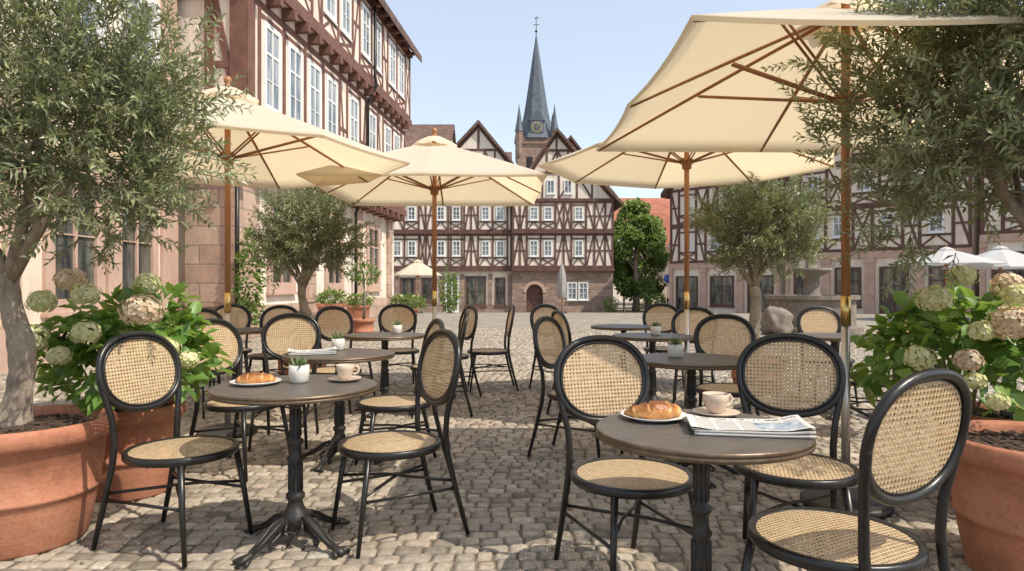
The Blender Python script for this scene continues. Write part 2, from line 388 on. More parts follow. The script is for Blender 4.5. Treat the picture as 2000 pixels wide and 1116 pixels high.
def croissantmat():
    m,t,b=nt('baked_pastry')
    co=t.nodes.new('ShaderNodeTexCoord').outputs['Object']
    at=t.nodes.new('ShaderNodeAttribute'); at.attribute_name='tint'
    f=mth(t,'ADD',mth(t,'MULTIPLY',at.outputs['Fac'],0.6),mth(t,'MULTIPLY',noise_n(t,co,45,5,0.7),0.5))
    r=ramp(t,f,[(0.22,(0.64,0.37,0.14)),(0.42,(0.47,0.19,0.045)),(0.72,(0.19,0.055,0.013))])
    t.links.new(r.outputs[0],b.inputs['Base Color']); b.inputs['Roughness'].default_value=0.36
    bump(t,b,noise_n(t,co,110,4),0.7,0.004); return m
M['pastry']=croissantmat()
def papermat():
    m,t,b=nt('newsprint')
    uv=t.nodes.new('ShaderNodeUVMap').outputs[0]
    sp=t.nodes.new('ShaderNodeSeparateXYZ'); t.links.new(uv,sp.inputs[0])
    x=sp.outputs[0]; y=sp.outputs[1]
    line=mth(t,'GREATER_THAN',mth(t,'FRACT',mth(t,'MULTIPLY',y,26)),0.42)
    colm=mth(t,'GREATER_THAN',mth(t,'FRACT',mth(t,'MULTIPLY',x,5)),0.1)
    cb=t.nodes.new('ShaderNodeCombineXYZ'); t.links.new(mth(t,'MULTIPLY',x,120),cb.inputs[0]); t.links.new(mth(t,'FLOOR',mth(t,'MULTIPLY',y,26)),cb.inputs[1])
    w=mth(t,'GREATER_THAN',noise_n(t,cb.outputs[0],1,1),0.38)
    txt=mth(t,'MULTIPLY',mth(t,'MULTIPLY',line,colm),w)
    head=mth(t,'GREATER_THAN',y,0.78)
    px=mth(t,'MULTIPLY',mth(t,'GREATER_THAN',x,0.55),mth(t,'LESS_THAN',y,0.66))
    px=mth(t,'MULTIPLY',px,mth(t,'MULTIPLY',mth(t,'GREATER_THAN',y,0.12),mth(t,'LESS_THAN',x,0.93)))
    mar=mth(t,'MULTIPLY',mth(t,'GREATER_THAN',x,0.05),mth(t,'LESS_THAN',x,0.95))
    body=mth(t,'MULTIPLY',mth(t,'MULTIPLY',txt,mar),mth(t,'MULTIPLY',mth(t,'SUBTRACT',1,head),mth(t,'SUBTRACT',1,px)))
    hb=mth(t,'MULTIPLY',mth(t,'MULTIPLY',mth(t,'MULTIPLY',head,mar),mth(t,'GREATER_THAN',noise_n(t,cb.outputs[0],0.25,0),0.48)),mth(t,'LESS_THAN',mth(t,'ABSOLUTE',mth(t,'SUBTRACT',y,0.88)),0.05))
    fac=mth(t,'ADD',mth(t,'MULTIPLY',body,0.6),mth(t,'MULTIPLY',hb,0.85))
    co=t.nodes.new('ShaderNodeTexCoord').outputs['Object']
    pic=ramp(t,noise_n(t,co,22,4),[(0.35,(0.06,0.08,0.11)),(0.5,(0.20,0.25,0.32)),(0.65,(0.42,0.46,0.5))])
    c=ramp(t,fac,[(0,(0.60,0.58,0.54)),(1,(0.06,0.06,0.06))])
    mx=t.nodes.new('ShaderNodeMix'); mx.data_type='RGBA'; t.links.new(px,mx.inputs[0]); t.links.new(c.outputs[0],mx.inputs[6]); t.links.new(pic.outputs[0],mx.inputs[7])
    t.links.new(mx.outputs[2],b.inputs['Base Color']); b.inputs['Roughness'].default_value=0.8
    return m
M['paper']=papermat()
M['paperplain']=pmat('newsprint_edge',(0.36,0.35,0.33),(0.60,0.58,0.54),60,0.85,0,0,stretch=(1,1,30))

# ------------------------------------------------------------------ camera, light, sky
cam=bpy.data.cameras.new('camera'); cam.lens=23.4; cam.sensor_width=36; cam.clip_end=2000; cam.clip_start=0.05
co=bpy.data.objects.new('camera',cam); co.location=(0,0,1.22); co.rotation_euler=(math.radians(90),0,0); link(co); scene.camera=co
EL=math.radians(54); AZ=Vector((0.86,-0.51)).normalized()
S=Vector((AZ.x*math.cos(EL),AZ.y*math.cos(EL),math.sin(EL))).normalized()
sl=bpy.data.lights.new('sun','SUN'); sl.energy=5.0; sl.angle=math.radians(0.53); sl.color=(1,0.925,0.79)
so=bpy.data.objects.new('sun',sl); so.rotation_euler=S.to_track_quat('Z','Y').to_euler(); so.location=(5,-5,12); link(so)
w=bpy.data.worlds.new('World'); scene.world=w; w.use_nodes=True
wt=w.node_tree
sky=wt.nodes.new('ShaderNodeTexSky'); sky.sky_type='NISHITA'; sky.sun_disc=False
sky.sun_elevation=EL; sky.sun_rotation=math.atan2(S.x,S.y); sky.air_density=1.0; sky.dust_density=1.2; sky.ozone_density=1.2
hz=wt.nodes.new('ShaderNodeMix'); hz.data_type='RGBA'; hz.blend_type='ADD'; hz.inputs[0].default_value=1.0
wt.links.new(sky.outputs[0],hz.inputs[6]); hz.inputs[7].default_value=(2.75,2.75,2.60,1)
wt.links.new(hz.outputs[2],wt.nodes['Background'].inputs[0]); wt.nodes['Background'].inputs[1].default_value=0.15
scene.view_settings.view_transform='Standard'; scene.view_settings.look='None'; scene.view_settings.exposure=0

# ------------------------------------------------------------------ ground
def gz(y):
    if y<28: return 0.0
    if y<45: return -0.6*(y-28)/17
    return -0.6
g=MB()
ys=[-60,1,18.8,19.2,28,32,36,40,45,120,900]
for i in range(len(ys)-1):
    y0,y1=ys[i],ys[i+1]
    z0=gz(y0)-(0.012 if y0<=18.8 else 0); z1=gz(y1)-(0.012 if y1<=18.8 else 0)
    b=len(g.v)
    g.v+=[(-700,y0,z0),(700,y0,z0),(700,y1,z1),(-700,y1,z1)]
    g.face((b,b+1,b+2,b+3))
o=g.obj('ground',[M['ground']]); o["kind"]="structure"; o["label"]="open town square ground with sandy joints"

def cobbles(y0,y1,grid,name):
    C=[]
    y=y0
    r=random.Random(int(y0*10))
    while y<y1:
        p=r.uniform(0.076,0.100)
        xm=0.85*y+1.2; x=-xm+r.uniform(0,0.1)
        while x<xm:
            wd=r.uniform(0.072,0.138)
            C.append((x+wd/2,y+p/2,wd/2-0.0028,p/2-0.0028)); x+=wd
        y+=p
    C=np.array(C); N=len(C)
    rr=np.random.default_rng(3)
    if grid==6:
        us=np.array([-1,-0.93,-0.55,0.55,0.93,1]); ev=np.array([-0.022,-0.005,0,0,-0.005,-0.022])
    else:
        us=np.array([-1,-0.87,0.87,1]); ev=np.array([-0.020,0,0,-0.020])
    n=len(us)
    U,Vv=np.meshgrid(us,us,indexing='ij'); Z=np.minimum(ev[:,None]+0*ev[None,:],ev[None,:]+0*ev[:,None])
    corner=(np.abs(U)>0.99)&(np.abs(Vv)>0.99); U=np.where(corner,U*0.92,U); Vv=np.where(corner,Vv*0.92,Vv)
    c2=(np.abs(np.abs(U)-us[-2])<1e-6)&(np.abs(np.abs(Vv)-us[-2])<1e-6); U=np.where(c2,U*0.96,U); Vv=np.where(c2,Vv*0.96,Vv)
    U=U.ravel();Vv=Vv.ravel();Z=Z.ravel()
    ang=rr.normal(0,0.045,N); sk=rr.normal(0,0.11,N)
    sx=rr.uniform(0.94,1.0,(N,1)); sy=rr.uniform(0.93,1.0,(N,1))
    lx=U[None,:]*C[:,2:3]*sx; ly=Vv[None,:]*C[:,3:4]*sy+sk[:,None]*lx*0.5
    ly*= (1+rr.normal(0,0.07,N)[:,None]*U[None,:])
    X=C[:,0:1]+lx*np.cos(ang)[:,None]-ly*np.sin(ang)[:,None]+rr.normal(0,0.0019,lx.shape)
    Y=C[:,1:2]+lx*np.sin(ang)[:,None]+ly*np.cos(ang)[:,None]+rr.normal(0,0.0019,lx.shape)
    Y=Y+0.06*np.sin(0.9*X+0.4*Y)+0.02*np.sin(2.7*X+1.3)
    Zs=Z[None,:]+rr.normal(0,0.0026,N)[:,None]+rr.normal(0,0.0008,lx.shape)+rr.normal(0,0.03,N)[:,None]*lx+rr.normal(0,0.03,N)[:,None]*ly
    V=np.stack([X,Y,Zs],-1)
    F=[(i*n+j,(i+1)*n+j,(i+1)*n+j+1,i*n+j+1) for i in range(n-1) for j in range(n-1)]
    tint=np.clip(rr.normal(0.5,0.27,N),0,1)
    me=np_mesh(name,V,F,N,n*n,[M['cobble']],tint)
    o=mesh_obj(name,me); o["kind"]="structure"; o["label"]="worn grey-brown cobblestone paving"
cobbles(1.3,6.5,6,'paving'); cobbles(6.5,19.0,4,'paving')

# ------------------------------------------------------------------ chair
def chair_template():
    root=empty('cane_chair',(0,0,0),0,"black bentwood chair with round cane seat and oval cane back","chair","cafe chairs around bistro tables")
    m=MB(); R=0.25
    m.lathe([(R-0.026,0.452),(R-0.020,0.4575),(R-0.006,0.458),(R,0.452),(R,0.430),(R-0.006,0.422),(R-0.03,0.420),(R-0.03,0.44),(R-0.026,0.452)],48)
    seat=m.obj('seat',[M['black']],root)
    m=MB(); m.lathe([(0.0005,0.4585),(0.08,0.4575),(0.16,0.455),(R-0.024,0.452)],48)
    m.obj('seat_cane',[M['cane']],seat,uv=lambda v:(v[0],v[1]))
    def ring(hw,hh,n=48,e=2.25):
        P=[]
        for k in range(n):
            a=2*math.pi*k/n; c,s_=math.cos(a),math.sin(a)
            x=hw*math.copysign(abs(c)**(2/e),c); z=hh*math.copysign(abs(s_)**(2/e),s_)
            P.append((x,0.262+0.20*z-0.12*x*x,0.805+z))
        return P
    m=MB(); m.tube(ring(0.222,0.178),0.0148,10,closed=True); m.tube([(p[0],p[1]-0.006,p[2]) for p in ring(0.203,0.160)],0.0072,6,closed=True)
    back=m.obj('backrest',[M['black']],root)
    m=MB(); P=ring(0.200,0.157); rings=4; c=Vector((0,0.262,0.805)); n=len(P)
    m.v.append(tuple(c))
    for r in range(1,rings+1):
        for p in P:
            q=c.lerp(Vector(p),r/rings); q.y=0.262+0.20*(q.z-0.805)-0.12*q.x*q.x; m.v.append(tuple(q))
    for k in range(n): m.face((0,1+k,1+(k+1)%n),0,True)
    for r in range(rings-1):
        for k in range(n):
            a=1+r*n+k; b=1+r*n+(k+1)%n; m.face((a,a+n,b+n,b),0,True)
    m.obj('backrest_cane',[M['cane']],back,uv=lambda v:(v[0],v[2]))
    for sx in (-1,1):
        m=MB()
        m.tube([(sx*0.195,0.33,0),(sx*0.188,0.275,0.2),(sx*0.180,0.228,0.40),(sx*0.178,0.218,0.50),(sx*0.186,0.222,0.60),(sx*0.207,0.238,0.70),(sx*0.222,0.255,0.78),(sx*0.224,0.26,0.82)],[0.0115,0.0138,0.0155,0.0155,0.0145,0.014,0.0135,0.010],8)
        m.obj('leg',[M['black']],root)
        m=MB(); m.tube([(sx*0.205,-0.225,0),(sx*0.19,-0.195,0.22),(sx*0.168,-0.165,0.425)],[0.0105,0.0130,0.0158],8)
        m.obj('leg',[M['black']],root)
    m=MB()
    m.tube([(-0.19,-0.19,0.27),(-0.06,-0.03,0.285),(0.0,0.02,0.29),(0.06,0.08,0.285),(0.187,0.265,0.27)],0.0075,6)
    m.tube([(0.19,-0.19,0.262),(0.06,-0.04,0.275),(0.0,0.02,0.276),(-0.06,0.08,0.275),(-0.187,0.265,0.262)],0.0075,6)
    for sx in (-1,1): m.tube([(sx*0.186,-0.19,0.235),(sx*0.19,0.27,0.235)],0.0075,6)
    m.obj('stretcher',[M['black']],root)
    return root
CH=chair_template()
chairs=[(-1.56,3.15,.9,-.32),(-.60,3.27,-.85,-.5),(-1.78,4.42,.93,-.4),(-1.76,5.15,.12,-1),(-1.62,6.05,.8,.5),(-.78,4.42,-.9,-.35),
(-.72,6.35,-.9,-.1),(-.72,7.3,-.8,-.4),(-.28,7.85,-1,-.12),(-1.75,7.05,.7,-.7),(-1.35,7.9,.2,-1),(-3.05,6.3,.1,-1),(-2.65,7.35,0,-1),(-3.35,7.9,.3,-.8),
(.49,2.72,.33,-.93),(1.21,2.84,-.30,-.95),(.99,2.05,-.48,.88),(.50,4.75,.85,-.5),(.70,6.2,.95,.25),(.55,7.75,.5,-.8),(1.85,8.1,-.1,-1),(1.85,6.75,-.25,-.95),
(1.62,4.98,-.2,-.98),(3.3,6.95,-.1,-1),(2.92,5.45,-.85,.3),(3.75,6.0,-.7,-.6)]
def rz(dx,dy): return math.atan2(dx,-dy)
for i,(x,y,dx,dy) in enumerate(chairs):
    if i==0: CH.location=(x,y,0); CH.rotation_euler=(0,0,rz(dx,dy)); continue
    copy_tree(CH,(x,y,0),rz(dx,dy))

# ------------------------------------------------------------------ table
def table_template():
    root=empty('bistro_table',(0,0,0),0,"round bistro table with bronze-edged top and cast-iron pedestal","table","bistro tables on the square")
    m=MB(); R=0.38
    m.lathe([(0.0005,0.75),(R-0.012,0.75),(R-0.004,0.7485)],64,mat=0,smooth=False)
    m.lathe([(R-0.004,0.7487),(R,0.745),(R,0.737),(R-0.004,0.735),(R+0.0005,0.732),(R+0.0005,0.722),(R-0.006,0.718),(0.0005,0.716)],64,mat=1)
    m.obj('tabletop',[M['tabletop'],M['bronze']],root)
    m=MB()
    m.lathe([(0.10,0.716),(0.10,0.706),(0.04,0.695),(0.028,0.67),(0.034,0.655),(0.026,0.64),(0.025,0.50),(0.037,0.49),(0.037,0.475),(0.027,0.465),(0.029,0.42),(0.041,0.405),(0.031,0.385),(0.031,0.25),(0.044,0.235),(0.044,0.22),(0.032,0.205),(0.042,0.17),(0.062,0.145),(0.068,0.12),(0.058,0.095),(0.045,0.07),(0.0005,0.065)],24)
    for k in range(8):
        a=2*math.pi*k/8; c,s_=math.cos(a),math.sin(a)
        m.tube([(0.031*c,0.031*s_,0.255),(0.031*c,0.031*s_,0.38)],0.006,5); m.tube([(0.025*c,0.025*s_,0.51),(0.025*c,0.025*s_,0.635)],0.005,5)
    m.obj('column',[M['iron']],root)
    for k in range(4):
        a=math.pi/4+k*math.pi/2+0.25; c,s_=math.cos(a),math.sin(a)
        m=MB()
        P=[(0.03,0.120),(0.08,0.120),(0.13,0.098),(0.17,0.070),(0.21,0.046),(0.25,0.030),(0.285,0.021),(0.315,0.014)]
        m.tube([(r*c,r*s_,z) for r,z in P],[0.028,0.025,0.021,0.018,0.016,0.017,0.025,0.013],8,sq=0.8)
        m.tube([(r*c,r*s_,z) for r,z in ((0.05,0.085),(0.09,0.070),(0.13,0.048),(0.15,0.032),(0.142,0.018),(0.125,0.020),(0.125,0.033))],[0.011,0.010,0.009,0.009,0.008,0.007,0.005],6)
        for sg in (-1,1):
            d=Vector((-s_*sg,c*sg,0))
            m.tube([Vector((0.26*c,0.26*s_,0.026)),Vector((0.285*c,0.285*s_,0.018))+d*0.03,Vector((0.31*c,0.31*s_,0.011))+d*0.042],[0.013,0.012,0.009],6)
            m.tube([Vector((0.06*c,0.06*s_,0.138))+d*0.016,Vector((0.12*c,0.12*s_,0.118))+d*0.020,Vector((0.19*c,0.19*s_,0.070))+d*0.014,Vector((0.25*c,0.25*s_,0.040))+d*0.012],[0.006,0.007,0.007,0.005],5)
            m.tube([Vector((0.07*c,0.07*s_,0.125))+d*0.028,Vector((0.10*c,0.10*s_,0.10))+d*0.045,Vector((0.075*c,0.075*s_,0.075))+d*0.055,Vector((0.055*c,0.055*s_,0.09))+d*0.045],[0.008,0.008,0.007,0.005],5)
        m.obj('foot',[M['iron']],root)
    return root
TB=table_template()
tables=[(-1.025,3.15,0,1),(.625,2.20,.5,.91),(-1.2,4.63,.3,1),(-1.22,6.4,.2,1),(1.16,4.3,.6,1),(1.33,6.3,0,1),(1.3,7.75,.3,1),(3.05,6.3,0,1),(-2.95,7.1,.1,1)]
for i,(x,y,r,s) in enumerate(tables):
    if i==0: TB.location=(x,y,0); continue
    copy_tree(TB,(x,y,0),r,(s,s,1))

# ------------------------------------------------------------------ tableware
ZT=0.7505
def plate(x,y,r=0.115):
    root=empty('plate',(x,y,ZT),0,"white porcelain plate on a bistro table","plate","plates with croissants")
    m=MB(); m.lathe([(0.0005,0.006),(r*0.6,0.006),(r*0.75,0.010),(r,0.018),(r+0.002,0.0165),(r*0.72,0.003),(r*0.55,0.0),(0.0005,0.0)],40)
    m.obj('dish',[M['porcelain']],root)
def croissant(x,y,rot,s=1.0,seed=1):
    root=empty('croissant',(x,y,ZT+0.007),rot,"golden brown croissant on a white plate","croissant","croissants")
    n=170; seg=24
    V=[];T=[];Fc=[]
    K=7
    for i in range(n):
        t=i/(n-1); a=math.radians(-112+224*t)
        env=max(0.0,math.sin(math.pi*t))**1.15
        for j in range(seg):
            b=2*math.pi*j/seg
            u=t*K+0.30*math.sin(b)*(1 if t<0.5 else -1); k=u-math.floor(u); saw=k if t<0.5 else 1-k
            if abs(t-0.5)<0.5/K: saw=0.85
            r=(0.0275*env+0.0050)*s*(0.74+0.38*saw**0.8)
            cx=math.sin(a)*0.078*s; cy=-math.cos(a)*0.050*s+0.022*s
            tx=math.cos(a)*0.078; ty=math.sin(a)*0.050; l=math.hypot(tx,ty); nx,ny=-ty/l,tx/l
            r*=1+0.06*noise.noise(Vector((i*0.12,math.cos(b)*1.5,math.sin(b)*1.5+seed)))
            z=max(0.0,0.0195*env*s+0.004+math.sin(b)*r*0.92)
            V.append((cx+nx*math.cos(b)*r*1.1,cy+ny*math.cos(b)*r*1.1,z))
            T.append(min(1,max(0,0.05+1.0*saw*max(0.2,math.sin(b)))))
    T2=[]
    for i in range(n-1):
        for j in range(seg):
            Fc.append((i*seg+j,(i+1)*seg+j,(i+1)*seg+(j+1)%seg,i*seg+(j+1)%seg)); T2.append(T[i*seg+j])
    Fc.append(tuple(range(seg))); Fc.append(tuple((n-1)*seg+j for j in range(seg))); T2+=[0.6,0.6]
    me=bpy.data.meshes.new('pastry'); me.from_pydata(V,[],Fc); me.materials.append(M['pastry'])
    at=me.attributes.new('tint','FLOAT','FACE'); at.data.foreach_set('value',T2)
    me.polygons.foreach_set('use_smooth',[True]*len(Fc)); me.update()
    mesh_obj('pastry',me,root)
def cup(x,y,rot,s=1.0):
    root=empty('coffee_cup',(x,y,ZT+0.012),rot,"beige stoneware coffee cup standing on its saucer","cup","coffee cups")
    m=MB(); m.lathe([(0.0005,0.0),(0.024*s,0.0),(0.027*s,0.004),(0.036*s,0.02),(0.044*s,0.045),(0.047*s,0.068),(0.0455*s,0.069),(0.042*s,0.045),(0.034*s,0.02),(0.0005,0.012)],36)
    m.obj('bowl',[M['cup']],root)
    m=MB(); m.lathe([(0.0005,0.058),(0.0438*s,0.058)],30); m.obj('coffee',[M['coffee']],root)
    m=MB(); m.tube([(0.044*s,0,0.055),(0.060*s,0,0.060),(0.070*s,0,0.048),(0.066*s,0,0.030),(0.05*s,0,0.022),(0.038*s,0,0.024)],0.0045,8,sq=1.3); m.obj('handle',[M['cup']],root)
    r2=empty('saucer',(x,y,ZT),0,"beige saucer beneath a coffee cup","saucer","saucers")
    m=MB(); R=0.082*s; m.lathe([(0.0005,0.010),(0.03,0.010),(0.036,0.008),(R*0.8,0.013),(R,0.018),(R+0.001,0.0165),(R*0.7,0.004),(0.03,0),(0.0005,0)],36)
    m.obj('dish',[M['cup']],r2)
def leaves_from(name,pos,dr,nm,ln,wd,mat,tint,kind='olive',curl=0.15,parent=None):
    pos=np.asarray(pos);dr=np.asarray(dr);nm=np.asarray(nm);N=len(pos)
    dr=dr/np.linalg.norm(dr,axis=1,keepdims=True)
    nm=nm-dr*np.sum(nm*dr,axis=1,keepdims=True); nm/=np.linalg.norm(nm,axis=1,keepdims=True)+1e-9
    sd=np.cross(nm,dr); ln=np.asarray(ln)[:,None];wd=np.asarray(wd)[:,None]
    if kind=='olive':
        T=[(0,0,0),(0.45,-0.5,0.06),(1,0,-curl),(0.45,0.5,0.06)]; F=[(0,1,2,3)]
    elif kind=='petal':
        T=[(0,0,0),(0.55,-0.5,0.04),(1,-0.2,0.0),(1,0.2,0.0),(0.55,0.5,0.04)]; F=[(0,1,2,3,4)]
    else:
        T=[(0,0,0),(0.32,0,-0.02),(0.68,0,-0.06-curl*0.3),(1,0,-curl),(0.28,0.42,0.09),(0.66,0.36,0.05),(0.28,-0.42,0.09),(0.66,-0.36,0.05)]
        F=[(0,1,4),(1,2,5,4),(2,3,5),(0,6,1),(1,6,7,2),(2,7,3)]
    V=np.zeros((N,len(T),3))
    for i,(a,b,c) in enumerate(T): V[:,i]=pos+dr*ln*a+sd*wd*b+nm*ln*c
    me=np_mesh(name,V,F,N,len(T),[mat],tint,smooth=(kind=='broad'))
    return mesh_obj(name,me,parent)
def little_pot(x,y,s=1.0,seed=0):
    root=empty('succulent_plant',(x,y,ZT),0,"small green succulent in a white stoneware pot","potted plant","small succulents on tables")
    m=MB(); m.lathe([(0.0005,0),(0.036*s,0),(0.044*s,0.01),(0.049*s,0.05),(0.048*s,0.085),(0.044*s,0.086),(0.043*s,0.075),(0.0005,0.073)],28)
    m.obj('pot',[M['whitepot']],root)
    r=np.random.default_rng(seed); N=46
    az=r.uniform(0,6.28,N); el=r.uniform(0.15,1.4,N)
    d=np.stack([np.cos(az)*np.cos(el),np.sin(az)*np.cos(el),np.sin(el)],1)
    p=np.zeros((N,3)); p[:,2]=0.072; p+=d*0.012; p[:,:2]+=r.normal(0,0.016,(N,2))
    leaves_from('rosette',p,d,np.array([[0,0,1.0]])+d*0.1,r.uniform(0.035,0.055,N)*s,r.uniform(0.012,0.018,N)*s,M['succ'],r.uniform(0,1,N),kind='broad',curl=-0.2,parent=root)
def newspaper(x,y,rot,w=0.40,d=0.23):
    root=empty('newspaper',(x,y,ZT),rot,"folded newspaper lying on a bistro table","newspaper","folded newspapers")
    m=MB(); nx=18
    NL=8
    for L in range(NL):
        last=(L==NL-1)
        sx=random.uniform(-0.007,0.007); sy=random.uniform(-0.004,0.004); b=len(m.v)
        for i in range(nx+1):
            u=i/nx; xx=(u-0.5)*(w-0.004*(NL-1-L))+sx
            lift=0.012*(L/(NL-1))*math.exp(-((u-1.0)/0.16)**2)+0.005*(L/NL)*math.sin(u*5.0+L*0.3)+0.008*(L/NL)*math.exp(-((u-0.0)/0.12)**2)
            for j,v_ in enumerate((-1,-0.35,0.35,1)):
                z=0.0015+L*0.0026+max(0,lift)+0.003*(L/NL)*math.cos(v_*2.2+u*3)
                m.v.append((xx,v_*d/2+sy,z))
        for i in range(nx):
            for j in range(3):
                a=b+i*4+j; m.face((a,a+4,a+5,a+1),0 if last else 1,True)
    for (hz_,rr_) in ((0.0055,0.005),(0.0145,0.0048)):
        P=[]
        for i in range(nx+1):
            u=i/nx; P.append(((u-0.5)*(w-0.012),-d/2+0.001,hz_+0.006*math.exp(-((u-1)/0.16)**2)*(hz_/0.0145)))
        m.tube(P,rr_,8,mat=1)
    m.obj('pages',[M['paper'],M['paperplain']],root,uv=lambda v:(v[0]/w+0.5,v[1]/d+0.5))
plate(.50,2.35); croissant(.50,2.35,0.15,1.10,1); cup(.735,2.40,0.35,1.0); newspaper(.765,2.16,-0.16,0.37,0.21)
plate(-1.22,3.17); croissant(-1.22,3.17,0.3,0.98,2); cup(-.82,3.27,0.2,0.95); little_pot(-1.03,3.22,1.0,1)
newspaper(-1.38,4.60,0.3,0.32,0.22); little_pot(-1.26,4.82,0.95,2); little_pot(1.07,4.36,1.05,3); little_pot(-1.12,6.48,1.0,4); little_pot(1.36,6.3,1.0,5)

# ------------------------------------------------------------------ umbrellas
def umbrella(loc,rm,rc,rot,zr=2.25,za=2.85,mat='canvas',label="open cream parasol with wooden pole and ribs standing on cobblestones",simple=False):
    root=empty('parasol',loc,rot,label,"parasol","open parasols over the cafe")
    R=[rm if k%2==0 else rc for k in range(8)]
    A=[k*math.pi/4 for k in range(8)]
    def ribpt(k,t,lift=0.0):
        r=R[k%8]*t; z=za-(za-zr)*(t**1.04)-lift
        return Vector((r*math.cos(A[k%8]),r*math.sin(A[k%8]),z))
    m=MB(); nr=9; ntt=6
    t0=0.07
    for k in range(8):
        b=len(m.v)
        for i in range(nr+1):
            t=t0+(1-t0)*i/nr
            p=ribpt(k,t); q=ribpt(k+1,t)
            for j in range(ntt+1):
                s=j/ntt; x=p.lerp(q,s)
                sg=4*s*(1-s)
                x.z-=0.010*sg*math.sin(math.pi*min(1,t*0.8))
                f=1-0.02*sg*t
                x.x*=f; x.y*=f; m.v.append(tuple(x))
        for i in range(nr):
            for j in range(ntt):
                a=b+i*(ntt+1)+j; m.face((a,a+ntt+1,a+ntt+2,a+1),0,True)
        for j in range(ntt):
            a=b+nr*(ntt+1)+j; v0=m.v[a]; v1=m.v[a+1]; c=len(m.v)
            m.v+=[(v0[0]*0.992,v0[1]*0.992,v0[2]-0.018),(v1[0]*0.992,v1[1]*0.992,v1[2]-0.018)]
            m.face((a,c,c+1,a+1),0,False)
    m.obj('canopy',[M[mat]],root)
    m=MB()
    n=32; prof=[(0.012,0.06),(0.08,0.045),(0.17,0.0),(0.24,-0.055)]
    for r,z in prof:
        for k in range(n):
            a=2*math.pi*k/n; sc=1+(0.05*math.cos(8*a) if r>0.1 else 0)
            m.v.append((r*sc*math.cos(a),r*sc*math.sin(a),za+z+(0.012*math.cos(8*a) if r>0.2 else 0)))
    for i in range(len(prof)-1):
        for k in range(n):
            m.face((i*n+k,(i+1)*n+k,(i+1)*n+(k+1)%n,i*n+(k+1)%n),0,True)
    m.obj('vent_cap',[M[mat]],root)
    m=MB(); m.lathe([(0.0005,0.15),(0.02,0.145),(0.032,0.125),(0.03,0.10),(0.015,0.085),(0.035,0.07),(0.03,0.05),(0.0005,0.05)],16,c=(0,0,za)); m.obj('finial',[M['wood']],root)
    m=MB(); m.tube([(0,0,1.10),(0,0,za+0.05)],0.024,14); m.tube([(0,0,1.0),(0,0,1.16)],0.027,14,mat=1); m.tube([(0,0,0.0),(0,0,1.02)],0.0235,14,mat=2)
    hubz=zr+0.06 if not simple else zr
    m.lathe([(0.024,-0.10),(0.045,-0.09),(0.045,-0.05),(0.06,-0.045),(0.06,0.0),(0.045,0.01),(0.024,0.02)],16,c=(0,0,hubz),mat=0)
    m.lathe([(0.024,-0.05),(0.055,-0.045),(0.055,-0.005),(0.024,0.0)],16,c=(0,0,za-0.02),mat=0)
    m.obj('pole',[M['wood'],M['brass'],M['steel']],root)
    m=MB(); m.lathe([(0.0005,0.055),(0.03,0.055),(0.035,0.05),(0.22,0.042),(0.235,0.03),(0.235,0.0),(0.0005,0.0)],36); m.obj('base',[M['iron']],root)
    if simple: return root
    for k in range(8):
        m=MB(); m.tube([ribpt(k,t,0.022) for t in (0.03,0.25,0.5,0.75,0.985)],[0.014,0.014,0.014,0.012,0.010],6,sq=0.7)
        m.obj('rib',[M['wood']],root)
        m=MB(); e=ribpt(k,0.52,0.04); c,s_=math.cos(A[k]),math.sin(A[k])
        for off in (-0.014,0.014):
            d=Vector((-s_*off,c*off,0)); m.tube([Vector((0.055*c,0.055*s_,hubz-0.03))+d,e+d],0.0075,6)
        m.obj('strut',[M['wood']],root)
    return root
umbrella((-2.35,5.5,0),1.5,1.42,0.06,2.25,2.80)
umbrella((-.85,7.3,0),1.18,1.64,0.02,2.25,2.80)
umbrella((1.675,6.38,0),1.43,1.40,0.0,2.37,2.88)
umbrella((1.855,3.70,0),1.22,1.72,0.02,2.22,2.76)
umbrella((-5.1,36,gz(36)),1.35,1.5,0.2,2.05,2.85,label="open cream parasol in front of a house facade",simple=True)
umbrella((15.0,23,0),1.7,1.7,0.1,1.95,2.5,mat='whitecloth',label="open pale grey parasol on the far side of the square",simple=True)
umbrella((17.6,24,0),1.8,1.8,0.3,1.85,2.6,mat='whitecloth',label="open pale grey parasol on the far side of the square",simple=True)
r=empty('closed_parasol',(2.7,36,gz(36)),0,"furled grey-beige parasol standing on the square","parasol")
m=MB()
prof=[(0.02,2.75),(0.07,2.6),(0.16,2.2),(0.22,1.7),(0.20,1.3),(0.24,0.85),(0.20,0.8),(0.02,0.85)]
for rr_,z in prof:
    for k in range(24):
        a=2*math.pi*k/24; q=rr_*(1+0.16*math.cos(8*a)); m.v.append((q*math.cos(a),q*math.sin(a),z))
for i in range(len(prof)-1):
    for k in range(24): m.face((i*24+k,i*24+(k+1)%24,(i+1)*24+(k+1)%24,(i+1)*24+k),0,True)
m.obj('canopy',[M['greycloth']],r)
m=MB(); m.tube([(0,0,0),(0,0,2.9)],0.03,8); m.obj('pole',[M['wood']],r)
m=MB(); m.lathe([(0.0005,0.1),(0.25,0.08),(0.3,0),(0.0005,0)],16); m.obj('base',[M['iron']],r)

